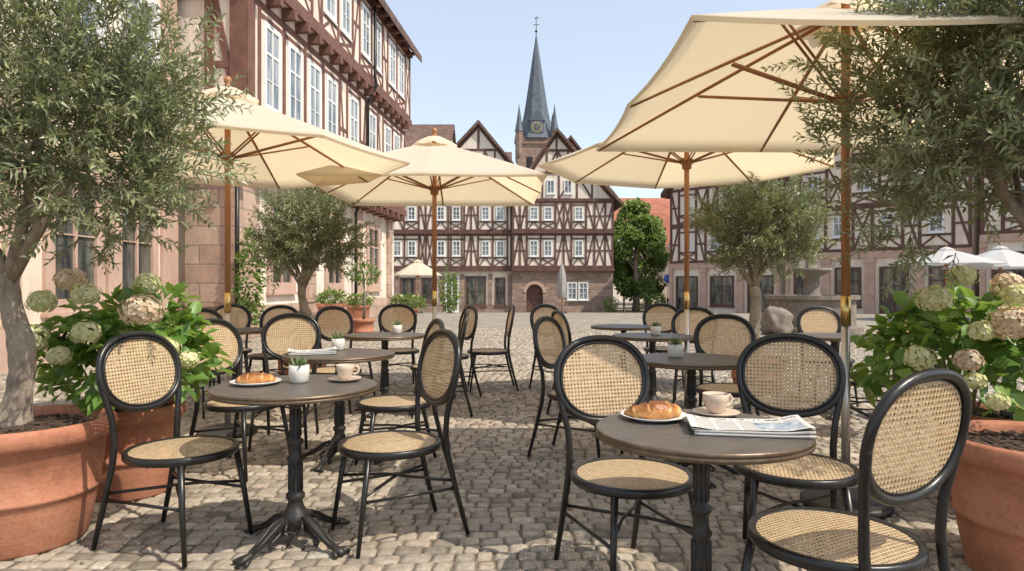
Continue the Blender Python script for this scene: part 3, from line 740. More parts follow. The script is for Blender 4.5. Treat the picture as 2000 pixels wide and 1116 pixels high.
# ------------------------------------------------------------------ pots and plants
def pot(x,y,rt=0.40,rb=0.27,h=0.58,name='terracotta_pot',label="large round terracotta pot with rolled rim on cobblestones",z=0.0,seg=56):
    root=empty(name,(x,y,z),0,label,"plant pot","terracotta pots")
    m=MB(); k=rt
    m.lathe([(0.0005,0.0),(rb,0.0),(rb+0.008,0.012),(rb+(k-rb)*0.35,h*0.34),(rb+(k-rb)*0.40,h*0.40),(rb+(k-rb)*0.42+0.008,h*0.41),(rb+(k-rb)*0.43+0.008,h*0.435),(rb+(k-rb)*0.45,h*0.445),(k-0.045,h*0.82),(k-0.018,h*0.845),(k-0.004,h*0.87),(k-0.001,h*0.93),(k-0.006,h*0.98),(k-0.02,h),(k-0.04,h*0.995),(k-0.055,h*0.97),(k-0.06,h*0.88)],seg)
    m.obj('body',[M['terra']],root)
    m=MB(); n=26
    rr=random.Random(int(x*100))
    for i in range(8):
        r_=(k-0.058)*i/7
        for j in range(n):
            a=2*math.pi*j/n; m.v.append((r_*math.cos(a),r_*math.sin(a),h*0.91+rr.uniform(-0.006,0.010)+0.02*(1-i/7)))
    for i in range(7):
        for j in range(n): m.face((i*n+j,(i+1)*n+j,(i+1)*n+(j+1)%n,i*n+(j+1)%n),0,False)
    for q in range(220):
        a=rr.uniform(0,6.28); r_=(k-0.075)*math.sqrt(rr.random()); z_=h*0.91+0.02*(1-r_/k)+0.006; th=rr.uniform(0,3.14); l=rr.uniform(0.008,0.022); wd=l*0.4
        c,s_=math.cos(th),math.sin(th); x0=r_*math.cos(a); y0=r_*math.sin(a); dz=rr.uniform(-0.004,0.008)
        m.hexa([(x0-l*c+wd*s_,y0-l*s_-wd*c,z_),(x0+l*c+wd*s_,y0+l*s_-wd*c,z_+dz),(x0+l*c-wd*s_,y0+l*s_+wd*c,z_+dz),(x0-l*c-wd*s_,y0-l*s_+wd*c,z_),
                (x0-l*c+wd*s_,y0-l*s_-wd*c,z_+.004),(x0+l*c+wd*s_,y0+l*s_-wd*c,z_+dz+.004),(x0+l*c-wd*s_,y0+l*s_+wd*c,z_+dz+.004),(x0-l*c-wd*s_,y0-l*s_+wd*c,z_+.004)])
    m.obj('soil',[M['soil']],root)
def lump(d,seed,amp=0.22,f=1.6):
    return 1+amp*noise.noise(Vector((d[0]*f+seed*3.1,d[1]*f-seed,d[2]*f+seed*1.7)))*1.8
def olive(x,y,z0,fork,cc,rad,n_shoot,seed,tr=0.075,leaf=0.062,spacing=0.020,lab="olive tree with gnarled trunk and silvery green crown in a pot",shoot=(0.16,0.32),wr=(0.17,0.24)):
    root=empty('olive_tree',(x,y,z0),0,lab,"tree","potted olive trees")
    r=random.Random(seed)
    cc=Vector(cc); rad=Vector(rad)
    m=MB()
    P=[];Rr=[]
    fz=fork[2]
    for i in range(17):
        t=i/16; P.append(Vector((fork[0]*t+0.02*math.sin(t*7+seed),fork[1]*t+0.02*math.cos(t*5+seed),fz*t)))
        Rr.append((tr*(1.35-0.7*min(1,t*4)) if t<0.12 else tr)*(1-0.25*t)*(1+r.uniform(-0.05,0.05)))
    m.tube(P,Rr,22)
    vs=m.v
    for i in range(len(vs)):
        v=Vector(vs[i]); q=noise.noise(Vector((v.x*9,v.y*9,v.z*5))+Vector((seed,0,0)))*0.34*tr+noise.noise(v*24)*0.14*tr
        ax=Vector((fork[0]*v.z/fz,fork[1]*v.z/fz,v.z)); d=(v-ax)
        if d.length>1e-4: vs[i]=tuple(v+d.normalized()*q)
    for k in range(7):
        a=2*math.pi*k/7+r.uniform(-0.3,0.3); el=r.uniform(0.1,0.9)
        tip=cc+Vector((rad.x*0.62*math.cos(a)*math.cos(el),rad.y*0.62*math.sin(a)*math.cos(el),rad.z*(r.uniform(-0.35,0.65))))
        f=P[-1]+Vector((0,0,-0.03)); mid=f.lerp(tip,0.45)+Vector((r.uniform(-.06,.06),r.uniform(-.06,.06),-0.05*rad.z)); mid2=f.lerp(tip,0.75)+Vector((r.uniform(-.05,.05),r.uniform(-.05,.05),0))
        m.tube([f,f.lerp(mid,0.5)+Vector((0,0,0.01)),mid,mid2,tip],[tr*0.55,tr*0.40,tr*0.30,tr*0.19,tr*0.07],8)
        for q in range(3):
            s=mid.lerp(tip,r.uniform(0.1,0.7)); e=s+Vector((r.uniform(-1,1)*rad.x,r.uniform(-1,1)*rad.y,r.uniform(-0.2,0.9)*rad.z))*0.5
            m.tube([s,s.lerp(e,0.5)+Vector((0,0,0.03)),e],[tr*0.16,tr*0.10,tr*0.04],5)
    m.obj('trunk',[M['bark']],root)
    pos=[];dr=[];nm=[];ln=[];wd=[];ti=[]
    m=MB()
    for i in range(n_shoot):
        d=Vector((r.gauss(0,1),r.gauss(0,1),r.gauss(0,1))).normalized()
        if d.z<-0.85: continue
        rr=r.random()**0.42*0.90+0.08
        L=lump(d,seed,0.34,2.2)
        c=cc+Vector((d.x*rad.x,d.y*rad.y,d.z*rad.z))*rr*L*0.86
        dirv=(d*0.85+Vector((0,0,0.55))+Vector((r.gauss(0,1),r.gauss(0,1),r.gauss(0,1)))*0.5).normalized()
        ll=r.uniform(*shoot)
        if r.random()<0.08: ll*=1.5
        bend=Vector((r.gauss(0,.4),r.gauss(0,.4),r.uniform(-0.8,0.5)))*0.6
        nseg=5; p=c.copy(); dd=dirv.copy(); path=[p.copy()]
        for s in range(nseg):
            dd=(dd+bend*0.12).normalized(); p=p+dd*ll/nseg; path.append(p.copy())
        m.tube(path,[0.0030,0.0028,0.0024,0.002,0.0016,0.001],3,cap=False)
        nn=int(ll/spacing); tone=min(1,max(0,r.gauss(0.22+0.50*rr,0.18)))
        ph=r.uniform(0,3.14)
        for j in range(nn):
            t=(j+0.5)/nn*nseg; k=min(int(t),nseg-1); q=path[k].lerp(path[k+1],t-k); tg=(path[k+1]-path[k]).normalized()
            s1=tg.cross(Vector((0.3,0.2,1))).normalized(); s2=tg.cross(s1)
            ang=ph+j*1.57
            sd=s1*math.cos(ang)+s2*math.sin(ang)
            for sg in (1,-1):
                if r.random()<0.08: continue
                dl=(tg*r.uniform(0.5,1.0)+sd*sg*0.85+Vector((r.gauss(0,.2),r.gauss(0,.2),r.gauss(0,.2)))).normalized()
                pos.append(q);dr.append(dl);nm.append(Vector((r.gauss(0,.6),r.gauss(0,.6),1))+d*0.4)
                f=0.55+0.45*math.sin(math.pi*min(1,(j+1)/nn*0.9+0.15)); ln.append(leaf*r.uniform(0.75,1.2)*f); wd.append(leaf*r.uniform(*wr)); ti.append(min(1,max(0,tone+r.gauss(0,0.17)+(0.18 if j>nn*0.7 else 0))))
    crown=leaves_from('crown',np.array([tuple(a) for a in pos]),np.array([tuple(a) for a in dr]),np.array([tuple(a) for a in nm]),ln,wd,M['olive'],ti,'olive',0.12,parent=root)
    m.obj('twigs',[M['twig']],crown)
    return root
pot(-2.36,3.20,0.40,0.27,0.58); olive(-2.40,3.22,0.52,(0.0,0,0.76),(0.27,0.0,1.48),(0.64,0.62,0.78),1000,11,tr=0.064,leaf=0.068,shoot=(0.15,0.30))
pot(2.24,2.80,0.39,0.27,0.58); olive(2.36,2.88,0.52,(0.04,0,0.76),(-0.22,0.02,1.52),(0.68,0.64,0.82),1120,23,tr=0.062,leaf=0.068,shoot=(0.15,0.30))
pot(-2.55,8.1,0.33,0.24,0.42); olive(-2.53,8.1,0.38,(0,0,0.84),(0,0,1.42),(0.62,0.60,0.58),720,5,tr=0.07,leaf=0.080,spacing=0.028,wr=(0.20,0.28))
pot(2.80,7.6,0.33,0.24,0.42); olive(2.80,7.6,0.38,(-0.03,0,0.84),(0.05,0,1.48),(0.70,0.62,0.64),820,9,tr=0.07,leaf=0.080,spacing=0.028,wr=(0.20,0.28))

def flower(parent,c,R,mat,seed):
    r=np.random.default_rng(seed); N=int(135*(R/0.085)**2)
    i=np.arange(N)+0.5; ph=np.arccos(1-1.8*i/N); th=math.pi*(1+5**0.5)*i
    d=np.stack([np.cos(th)*np.sin(ph),np.sin(th)*np.sin(ph),np.cos(ph)],1); d+=r.normal(0,0.06,d.shape); d/=np.linalg.norm(d,axis=1,keepdims=True)
    lum=np.array([1+0.22*noise.noise(Vector(tuple(q*2.2))+Vector((seed,0,0))) for q in d])[:,None]
    base=d*R*lum*(0.90+r.uniform(-0.07,0.09,(N,1)))*np.array([1,1,0.84])
    ref=np.cross(d,r.normal(0,1,d.shape)); ref/=np.linalg.norm(ref,axis=1,keepdims=True); bi=np.cross(d,ref)
    P=[];D=[];NM=[];T=[]
    tint=np.clip(r.normal(0.55,0.22,N),0,1)
    for k in range(4):
        a=k*math.pi/2; q=ref*math.cos(a)+bi*math.sin(a)
        P.append(base);D.append(q+d*0.22);NM.append(d-q*0.22);T.append(np.clip(tint+r.normal(0,.08,N),0,1))
    P=np.concatenate(P);D=np.concatenate(D);NM=np.concatenate(NM);T=np.concatenate(T); n=len(P)
    o=leaves_from('flower_head',P,D,NM,r.uniform(0.013,0.017,n),r.uniform(0.017,0.022,n),mat,T,'petal',0.0,parent=parent)
    o.location=c
    return o
def hydrangea(x,y,z,rad,flowers,seed,nleaf=620):
    root=empty('hydrangea',(x,y,z),0,"leafy hydrangea with faded cream and rose flower heads","shrub","potted hydrangeas")
    r=np.random.default_rng(seed)
    d=r.normal(0,1,(nleaf,3)); d/=np.linalg.norm(d,axis=1,keepdims=True); d[:,2]=np.where(d[:,2]<-0.35,-d[:,2],d[:,2])
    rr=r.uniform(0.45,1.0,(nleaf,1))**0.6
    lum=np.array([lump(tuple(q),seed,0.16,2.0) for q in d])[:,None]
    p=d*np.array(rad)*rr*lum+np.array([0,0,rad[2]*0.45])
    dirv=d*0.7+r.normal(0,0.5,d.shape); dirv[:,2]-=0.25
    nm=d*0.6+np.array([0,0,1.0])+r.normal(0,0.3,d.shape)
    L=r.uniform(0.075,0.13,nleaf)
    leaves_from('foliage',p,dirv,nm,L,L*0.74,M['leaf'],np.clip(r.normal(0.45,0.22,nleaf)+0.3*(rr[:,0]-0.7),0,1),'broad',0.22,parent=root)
    m=MB(); rn=random.Random(seed)
    for k in range(16):
        a=rn.uniform(0,6.28); q=rn.uniform(0.3,0.9)
        e=Vector((rad[0]*q*math.cos(a)*0.8,rad[1]*q*math.sin(a)*0.8,rad[2]*rn.uniform(0.5,1.1)))
        m.tube([(0.05*math.cos(a),0.05*math.sin(a),-0.08),e*0.5+Vector((0,0,0.03)),e],[0.008,0.006,0.004],5)
    m.obj('stems',[M['twig']],root)
    for i,(fx,fy,fz,R,k) in enumerate(flowers): flower(root,(fx,fy,fz),R*0.92,M['petal_p'] if k else M['petal_g'],seed*10+i)
pot(-2.26,3.95,0.30,0.21,0.52)
hydrangea(-2.24,3.9,0.55,(0.44,0.40,0.42),[(-0.28,-0.10,0.70,0.09,1),(-0.34,-0.32,0.38,0.10,0),(0.24,-0.30,0.53,0.115,1),(-0.33,-0.26,0.58,0.08,0),(0.0,-0.40,0.42,0.08,0),(0.38,-0.32,0.33,0.075,0),(0.45,-0.22,0.26,0.06,0),(0.10,0.0,0.68,0.08,0),(-0.14,-0.40,0.30,0.065,0),(-0.08,-0.28,0.62,0.08,0)],31,760)
pot(2.72,3.75,0.31,0.22,0.52)
hydrangea(2.50,3.70,0.55,(0.52,0.42,0.44),[(-0.03,-0.42,0.48,0.115,1),(-0.33,-0.28,0.60,0.09,0),(0.12,-0.44,0.26,0.10,0),(-0.24,-0.40,0.30,0.07,1),(-0.22,-0.42,0.20,0.055,0),(0.18,-0.1,0.67,0.09,1),(0.05,-0.34,0.62,0.075,0),(-0.10,-0.15,0.72,0.075,0),(0.32,-0.36,0.56,0.10,1),(-0.42,-0.30,0.30,0.08,0),(0.30,-0.42,0.38,0.075,0),(-0.12,-0.44,0.10,0.055,0),(-0.16,-0.38,0.44,0.065,0)],47,800)

def shrub(name,label,cat,loc,rad,n,size,mat,seed,flowers=0,group=None,stem=0):
    root=empty(name,loc,0,label,cat,group)
    r=np.random.default_rng(seed)
    d=r.normal(0,1,(n,3)); d/=np.linalg.norm(d,axis=1,keepdims=True)
    lum=np.array([lump(tuple(q),seed,0.3,1.8) for q in d])[:,None]
    p=d*np.array(rad)*r.uniform(0.3,1,(n,1))**0.5*lum+np.array([0,0,rad[2]])
    L=r.uniform(0.7,1.3,n)*size
    leaves_from('foliage',p,d+r.normal(0,0.7,d.shape),np.array([[0,0,1.0]])+r.normal(0,.5,d.shape),L,L*0.55,M[mat],np.clip(r.normal(0.5,0.22,n),0,1),'broad',0.2,parent=root)
    if stem:
        m=MB(); m.tube([(0,0,-stem),(0.03,0,-stem*0.5),(0,0,rad[2])],[0.03,0.025,0.02],8); m.obj('stem',[M['twig']],root)
    if flowers:
        for i in range(flowers):
            a=r.uniform(0,6.28); e=r.uniform(0.2,1.2); q=np.array([math.cos(a)*math.cos(e),math.sin(a)*math.cos(e),math.sin(e)])*np.array(rad)*0.95+np.array([0,0,rad[2]])
            flower(root,tuple(q),0.07,M['petal_g'],seed*20+i)
    return root
def planter(loc,w,h,lab="tapered square terracotta planter beside a house wall"):
    root=empty('planter',loc,0.05,lab,"planter","planters by the wall")
    m=MB(); a=w/2*0.82;b=w/2
    m.hexa([(-a,-a,0),(a,-a,0),(a,a,0),(-a,a,0),(-b,-b,h*0.88),(b,-b,h*0.88),(b,b,h*0.88),(-b,b,h*0.88)])
    c=b+0.03
    m.box(-c,c,-c,-b+0.02,h*0.88,h); m.box(-c,c,b-0.02,c,h*0.88,h); m.box(-c,-b+0.02,-b+0.02,b-0.02,h*0.88,h); m.box(b-0.02,c,-b+0.02,b-0.02,h*0.88,h)
    m.obj('body',[M['terra']],root)
    m=MB(); m.box(-b+0.02,b-0.02,-b+0.02,b-0.02,h*0.885,h*0.93); m.obj('soil',[M['soil']],root)
G="planter shrubs by the wall"
planter((-5.05,18.6,0),0.62,0.72); shrub('shrub','low green shrub with pale flowers in a planter','shrub',(-5.05,18.6,0.66),(0.42,0.42,0.2),350,0.11,'leaf2',3,5,group=G)
planter((-4.75,20.6,0),0.6,0.62); shrub('shrub','low green shrub with pale flowers in a planter','shrub',(-4.75,20.6,0.56),(0.4,0.4,0.2),300,0.11,'leaf2',4,3,group=G)
planter((-3.55,22.5,0),0.7,0.45); shrub('shrub','leafy yellow-green shrub in a low planter','shrub',(-3.55,22.5,0.4),(0.62,0.4,0.26),450,0.12,'leaf2',5,3,group=G)
shrub('climbing_vine','green climbing vine on a sandstone wall','vine',(-5.62,14.25,0.25),(0.28,0.18,1.1),700,0.12,'leaf2',6)
shrub('shrub','bright green bush beside a house wall','shrub',(-3.30,14.8,1.26),(0.36,0.28,0.22),260,0.09,'leaf2',8,stem=0.8)
pot(-3.30,14.8,0.26,0.19,0.48)
shrub('shrub','tall feathery shrub near a shopfront','shrub',(-3.5,37,gz(37)),(0.5,0.5,1.15),500,0.2,'leaf2',12,group=G)
shrub('shrub','round green hedge bush at the edge of the square','shrub',(9.2,43,gz(43)),(0.9,0.6,0.6),500,0.2,'leaf2',13,group=G)
shrub('shrub','round green hedge bush at the edge of the square','shrub',(6.4,43.3,gz(43)),(0.45,0.45,0.5),300,0.16,'leaf2',14,group=G)
def bollard(x,y):
    root=empty('bollard',(x,y,gz(y)),0,"slim dark iron bollard on the square","bollard","bollards along the square")
    m=MB(); m.lathe([(0.09,0),(0.09,0.1),(0.06,0.12),(0.055,0.75),(0.075,0.78),(0.07,0.86),(0.03,0.92),(0.0005,0.93)],12); m.obj('post',[M['pipe']],root)
for x in (6.9,7.6,8.3,9.6,10.3): bollard(x,41)
r=empty('sign_post',(9.9,42.3,gz(42.3)),0,"grey pole with round blue traffic sign","sign")
m=MB(); m.tube([(0,0,0),(0,0,2.4)],0.035,8); m.obj('post',[M['steel']],r)
m=MB(); m.lathe([(0.0005,0.0),(0.28,0.0),(0.28,0.02),(0.0005,0.02)],24)
for i,v in enumerate(m.v): m.v[i]=(v[0],-0.04-v[2],v[1]+2.15)
M['signblue']=pmat('sign_blue',(0.02,0.09,0.35),(0.03,0.11,0.40),3,0.4,0,0)
m.obj('plate',[M['signblue']],r)

r_=np.random.default_rng(77); N=420
yy=r_.uniform(1.9,9,N); xx=r_.uniform(-0.85,0.85,N)*yy
L=r_.uniform(0.02,0.045,N); az=r_.uniform(0,6.28,N)
o=leaves_from('fallen_leaves',np.stack([xx,yy,np.full(N,0.007)],1),np.stack([np.cos(az),np.sin(az),r_.uniform(-0.05,0.2,N)],1),np.array([[0,0,1.0]])+r_.normal(0,0.2,(N,3)),L,L*r_.uniform(0.25,0.45,N),M['dryleaf'],r_.uniform(0,1,N),'olive',0.1)
o["kind"]="stuff"; o["label"]="small dry fallen leaves scattered on cobblestones"; o["category"]="leaves"

def bigtree(x,y,z,h,cr,seed,n=9000,size=0.24,label="broad green deciduous tree beside the square"):
    root=empty('deciduous_tree',(x,y,z),0,label,"tree")
    m=MB()
    m.tube([(0,0,0),(0.05,0,h*0.15),(0,0,h*0.4),(0,0,h*0.75)],[0.3,0.22,0.16,0.05],10)
    for k in range(8):
        a=k*0.8; z0=h*(0.2+0.05*k); m.tube([(0,0,z0),(cr*0.4*math.cos(a),cr*0.4*math.sin(a),z0+h*0.12),(cr*0.75*math.cos(a),cr*0.75*math.sin(a),z0+h*0.2)],[0.1,0.07,0.03],6)
    m.obj('trunk',[M['bark']],root)
    r=np.random.default_rng(seed)
    pos=[];tin=[];dd=[]
    nc=52
    for c in range(nc):
        d=r.normal(0,1,3); d/=np.linalg.norm(d)
        prof=1.0-0.35*max(0,d[2])
        cen=np.array([d[0]*cr*0.82*prof,d[1]*cr*0.82*prof,h*0.55+d[2]*h*0.38]); k=n//nc
        q=r.normal(0,1,(k,3)); q/=np.linalg.norm(q,axis=1,keepdims=True)
        s=r.uniform(0.5,0.85)
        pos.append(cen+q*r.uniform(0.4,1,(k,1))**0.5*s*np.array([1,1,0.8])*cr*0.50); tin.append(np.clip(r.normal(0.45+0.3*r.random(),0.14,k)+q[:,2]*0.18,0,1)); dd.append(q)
    pos=np.concatenate(pos);tin=np.concatenate(tin);dd=np.concatenate(dd);n=len(pos); L=r.uniform(0.7,1.3,n)*size
    leaves_from('crown',pos,dd+r.normal(0,.7,dd.shape),np.array([[0.3,-0.3,1.0]])+dd*0.6+r.normal(0,.4,dd.shape),L,L*0.7,M['leaf2'],tin,'broad',0.2,parent=root)
bigtree(8.75,47,-0.6,8.0,2.05,3,12000)
bigtree(10.6,52,-0.6,6.6,1.5,5,5000,0.24,"green deciduous tree near red roofed houses")

# ------------------------------------------------------------------ buildings
WC={}
def win_mesh(w,h,rows,fr='winwhite',sur=0.07,gl='glass',center=True,dep=1.0):
    key=(round(w,2),round(h,2),rows,fr,sur,gl,dep)
    if key in WC: return WC[key]
    g=MB(); g.box(-w/2,w/2,-0.012*dep,0.0,0,h)
    f=MB(); D=dep; fw=0.05 if w>0.6 else 0.035
    f.box(-w/2-sur,-w/2+fw,-0.065*D,0,-sur,h+sur); f.box(w/2-fw,w/2+sur,-0.065*D,0,-sur,h+sur)
    f.box(-w/2+fw,w/2-fw,-0.062*D,0,h-fw,h+sur); f.box(-w/2+fw,w/2-fw,-0.062*D,0,-sur,fw)
    cw=0.03 if w>0.6 else 0.022
    if center: f.box(-cw,cw,-0.055*D,-0.01*D,fw,h-fw)
    for i in range(1,rows):
        z=h*i/rows; t=(0.03 if w>0.6 else 0.02) if (rows==3 and i==2) else 0.012
        f.box(-w/2+fw,w/2-fw,-0.048*D,-0.01*D,z-t,z+t)
    f.box(-w/2-sur-0.04,w/2+sur+0.04,-0.12*D,0,-sur-0.06,-sur)
    ms=[]
    for b_,nm_,mt in ((g,'pane',M[gl]),(f,'frame',M[fr])):
        me=bpy.data.meshes.new(nm_); me.from_pydata(b_.v,[],b_.f); me.materials.append(mt); me.update(); ms.append(me)
    WC[key]=ms; return ms
def place_win(root,F,s,z,w,h,rows=3,**k):
    g,f=win_mesh(w,h,rows,**k)
    e=bpy.data.objects.new('window',g); e.location=F.pt(s,0,z); e.rotation_euler=(0,0,F.rotz()); link(e,root)
    c=bpy.data.objects.new('frame',f); link(c,e)
def storey(mt,F,s0,s1,z0,z1,cols,bw=0.18,ww=0.8,wh=1.2,wz=0.9,tmat=0,dk=1.0,side=True):
    tot=sum(c[0] for c in cols); x=s0; wins=[]
    mt.fbox(F,s0,s1,0,0.062*dk,z0,z0+bw,tmat); mt.fbox(F,s0,s1,0,0.058*dk,z1-bw,z1,tmat)
    a0=z0+bw; a1=z1-bw
    for i,c in enumerate(cols):
        wd=c[0]/tot*(s1-s0); xe=x+wd; ty=c[1]
        mt.fbox(F,x-(bw/2 if i else 0),x+bw/2+(bw/2 if not i else 0),0,0.05*dk,a0,a1,tmat)
        if i==len(cols)-1: mt.fbox(F,xe-bw,xe,0,0.05*dk,a0,a1,tmat)
        l=x+bw/2; r=xe-bw/2
        if ty=='W':
            wc=(l+r)/2; zb=z0+wz; zt=zb+wh
            mt.fbox(F,l,r,0,0.044*dk,zb-0.10-bw*0.7,zb-0.10,tmat)
            if a1-zt>0.25: mt.fbox(F,l,r,0,0.044*dk,zt+0.10,zt+0.10+bw*0.7,tmat)
            wins.append((wc,zb,ww,wh))
            if side and r-l>ww+0.5:
                for xx in (wc-ww/2-0.09-bw*0.4,wc+ww/2+0.09+bw*0.4): mt.fbox(F,xx-bw*0.35,xx+bw*0.35,0,0.046*dk,a0,a1,tmat)
            zz=zb-0.10-bw*0.7
            if zz-a0>0.25:
                if i%2: mt.fbeam(F,(l,a0),(r,zz),bw*0.6,0,0.036*dk,tmat); mt.fbeam(F,(l,zz),(r,a0),bw*0.6,0,0.030*dk,tmat)
                else: mt.fbeam(F,(l,a0),(l+(r-l)*0.45,zz),bw*0.6,0,0.036*dk,tmat); mt.fbeam(F,(r,a0),(r-(r-l)*0.45,zz),bw*0.6,0,0.036*dk,tmat)
        else:
            zm=(a0+a1)/2
            if ty in 'DB': mt.fbox(F,l,r,0,0.044*dk,zm-bw*0.35,zm+bw*0.35,tmat)
            if ty in 'DX': mt.fbeam(F,(l,a0),(r,a1),bw*0.8,0,0.036*dk,tmat)
            if ty in 'BX': mt.fbeam(F,(l,a1),(r,a0),bw*0.8,0,0.030*dk,tmat)
            if ty=='K':
                mt.fbox(F,l,r,0,0.044*dk,zm-bw*0.35,zm+bw*0.35,tmat)
                mt.fbeam(F,(l,a0),((l+r)/2,zm),bw*0.7,0,0.036*dk,tmat); mt.fbeam(F,(r,a0),((l+r)/2,zm),bw*0.7,0,0.033*dk,tmat)
                mt.fbeam(F,(l,a1),((l+r)/2,zm),bw*0.7,0,0.030*dk,tmat); mt.fbeam(F,(r,a1),((l+r)/2,zm),bw*0.7,0,0.027*dk,tmat)
        x=xe
    return wins
def cols(s):
    d={'W':1.5,'D':0.8,'B':0.8,'X':1.0,'K':1.2,'N':0.7}
    return [(d[c],c) for c in s]

LBrot=math.atan2(1,0.092)
def left_building():
    root=empty('timber_framed_townhouse',(-5.755,14.4,0),LBrot,"tall half-timbered townhouse with sandstone ground floor and jettied storeys","house","half-timbered houses")
    L=13.65; W=7.0
    F0=Fr((0,0.45,0),(1,0,0),(0,-1,0)); F1=Fr((0,0,0),(1,0,0),(0,-1,0)); F2=Fr((0,-0.22,0),(1,0,0),(0,-1,0))
    E0=Fr((0.3,W,0),(0,-1,0),(-1,0,0)); E1=Fr((0,W,0),(0,-1,0),(-1,0,0)); E2=Fr((-0.2,W,0),(0,-1,0),(-1,0,0))
    m=MB()
    m.box(0.3,L-0.1,0.45,W,-0.3,4.15); m.box(0,L,0,W,4.151,7.95); m.box(-0.2,L+0.1,-0.22,W,7.951,10.95)
    m.prism([(-0.15,-0.2,10.951),(-0.15,W,10.951),(-0.15,W/2,15.6)],(L+0.2,0,0))
    m.obj('wall',[M['plaster']],root)
    m=MB()
    m.fbox(F0,0.0,L-0.4,0,0.07,-0.3,0.75,0)
    m.fbox(E0,-0.1,W-0.45+0.07,0,0.07,-0.3,0.75,0)
    m.fbox(F0,0.22,1.35,-0.01,0.10,0.75,3.9,0); m.fbox(E0,W-1.5,W-0.35,-0.01,0.12,0.75,3.9,0)
    for s in (4.3,8.6,12.4): m.fbox(F0,s,s+0.55,0,0.10,0.75,3.9,0)
    m.fbox(F0,0.2,L-0.3,0,0.12,3.9,4.0,0)
    m.obj('stonework',[M['sandstone']],root)
    mt=MB()
    mt.fbox(F1,0,L,-0.4,0.0,4.0,4.15); mt.fbox(F1,-0.05,L+0.02,0,0.07,4.12,4.36); mt.fbox(E1,0,W,0,0.07,4.12,4.36)
    mt.fbox(F2,-0.1,L+0.05,0,0.07,7.92,8.14); mt.fbox(E2,0,W+0.22,0,0.07,7.92,8.14); mt.fbox(F2,-0.1,L+0.1,0.0,0.09,10.80,10.99)
    s=0.15
    while s<L:
        mt.fbox(F1,s,s+0.18,-0.45,0.13,3.86,4.09); mt.fbox(F2,s,s+0.18,-0.22,0.12,7.68,7.90)
        mt.fbox(F2,s,s+0.12,0,0.34,10.66,10.78)
        s+=0.80
    s=0.3
    while s<W:
        mt.fbox(E1,s,s+0.2,-0.25,0.14,3.82,4.09); mt.fbox(E2,s,s+0.2,-0.2,0.14,7.64,7.89); s+=0.9
    mt.fbox(F1,-0.03,0.30,0.0,0.06,4.38,7.68); mt.fbox(E1,W-0.34,W+0.02,0.0,0.06,4.38,7.68)
    w1=storey(mt,F1,0,L,4.36,7.66,cols('NWWWWBWDWBWWD'),0.15,0.72,1.85,1.0,dk=0.4,side=False)
    w2=storey(mt,F2,-0.15,L,8.14,10.79,cols('DWWBWWDWWBWWX'),0.15,0.70,1.5,0.7,dk=0.4,side=False)
    e1=storey(mt,E1,0,W,4.38,7.66,[(1.2,'D'),(1.7,'W'),(1.4,'N'),(1.0,'D'),(1.5,'N'),(0.9,'B')],0.20,0.9,1.75,1.0)
    mt.obj('timber_frame',[M['timber']],root)
    for (s,z,w_,h_) in w1: place_win(root,F1,s,z,w_,h_,3,sur=0.08,dep=0.5)
    for (s,z,w_,h_) in w2: place_win(root,F2,s,z,w_,h_,3,sur=0.08,dep=0.5)
    for (s,z,w_,h_) in e1[:1]: place_win(root,E1,s,z,w_,h_,3,sur=0.11)
    for s in (2.7,6.5,10.6):
        place_win(root,F0,s,1.25,1.2,2.1,3,fr='sandstone_s',sur=0.2,gl='glassdark')
    m=MB()
    m.prism([(-0.45,-0.60,10.72),(-0.45,W/2,15.75),(-0.45,W+0.5,10.80),(-0.45,W+0.5,11.02),(-0.45,W/2,16.05),(-0.45,-0.60,11.02)][::-1],(L+1.0,0,0))
    m.obj('roof',[M['roofbrown']],root)
    m=MB(); m.tube([F2.pt(8.2,0.15,10.7),F2.pt(8.2,0.15,8.3),F2.pt(8.2,0.2,8.0),F1.pt(8.2,0.12,7.4),F1.pt(8.2,0.12,4.5),F0.pt(8.2,0.15,3.7),F0.pt(8.2,0.15,0.0)],0.055,8)
    m.obj('downpipe',[M['pipe']],root)
    m=MB(); m.tube([F0.pt(0.0,0.25,3.9),F0.pt(0.0,0.25,0.0)],0.05,8)
    m.obj('downpipe',[M['pipe']],root)
left_building()

def near_left_house():
    root=empty('plastered_townhouse',(-7.25,1.5,0),math.pi/2,"cream plastered townhouse with pink sandstone window surrounds","house")
    L=12.8; F=Fr((0,0,0),(1,0,0),(0,-1,0))
    m=MB(); m.box(0,L,0,8,-0.3,12); m.obj('wall',[M['plaster_y']],root)
    m=MB()
    m.fbox(F,0,L,0,0.08,-0.3,0.6); m.fbox(F,0,L,0,0.09,3.7,3.95); m.fbox(F,L-0.6,L+0.02,0,0.07,0.6,3.7); m.fbox(F,L-0.6,L+0.02,0,0.05,3.95,12)
    for s in (1.2,3.9,6.5,8.9): m.fbox(F,s+1.45,s+1.75,0,0.07,0.6,3.7)
    m.obj('stonework',[M['sandstone_s']],root)
    for s in (2.0,4.6,7.2,9.6,11.4):
        place_win(root,F,s-0.1,0.95,1.15,2.2,2,fr='sandstone_s',sur=0.16,gl='glassdark')
        place_win(root,F,s,4.9,1.1,1.9,3,sur=0.16); place_win(root,F,s,8.3,1.1,1.9,3,sur=0.16)
    m=MB(); m.prism([(-0.3,-0.6,12),(-0.3,4,16.5),(-0.3,8.4,12)][::-1],(L+0.6,0,0)); m.obj('roof',[M['roofbrown']],root)
near_left_house()

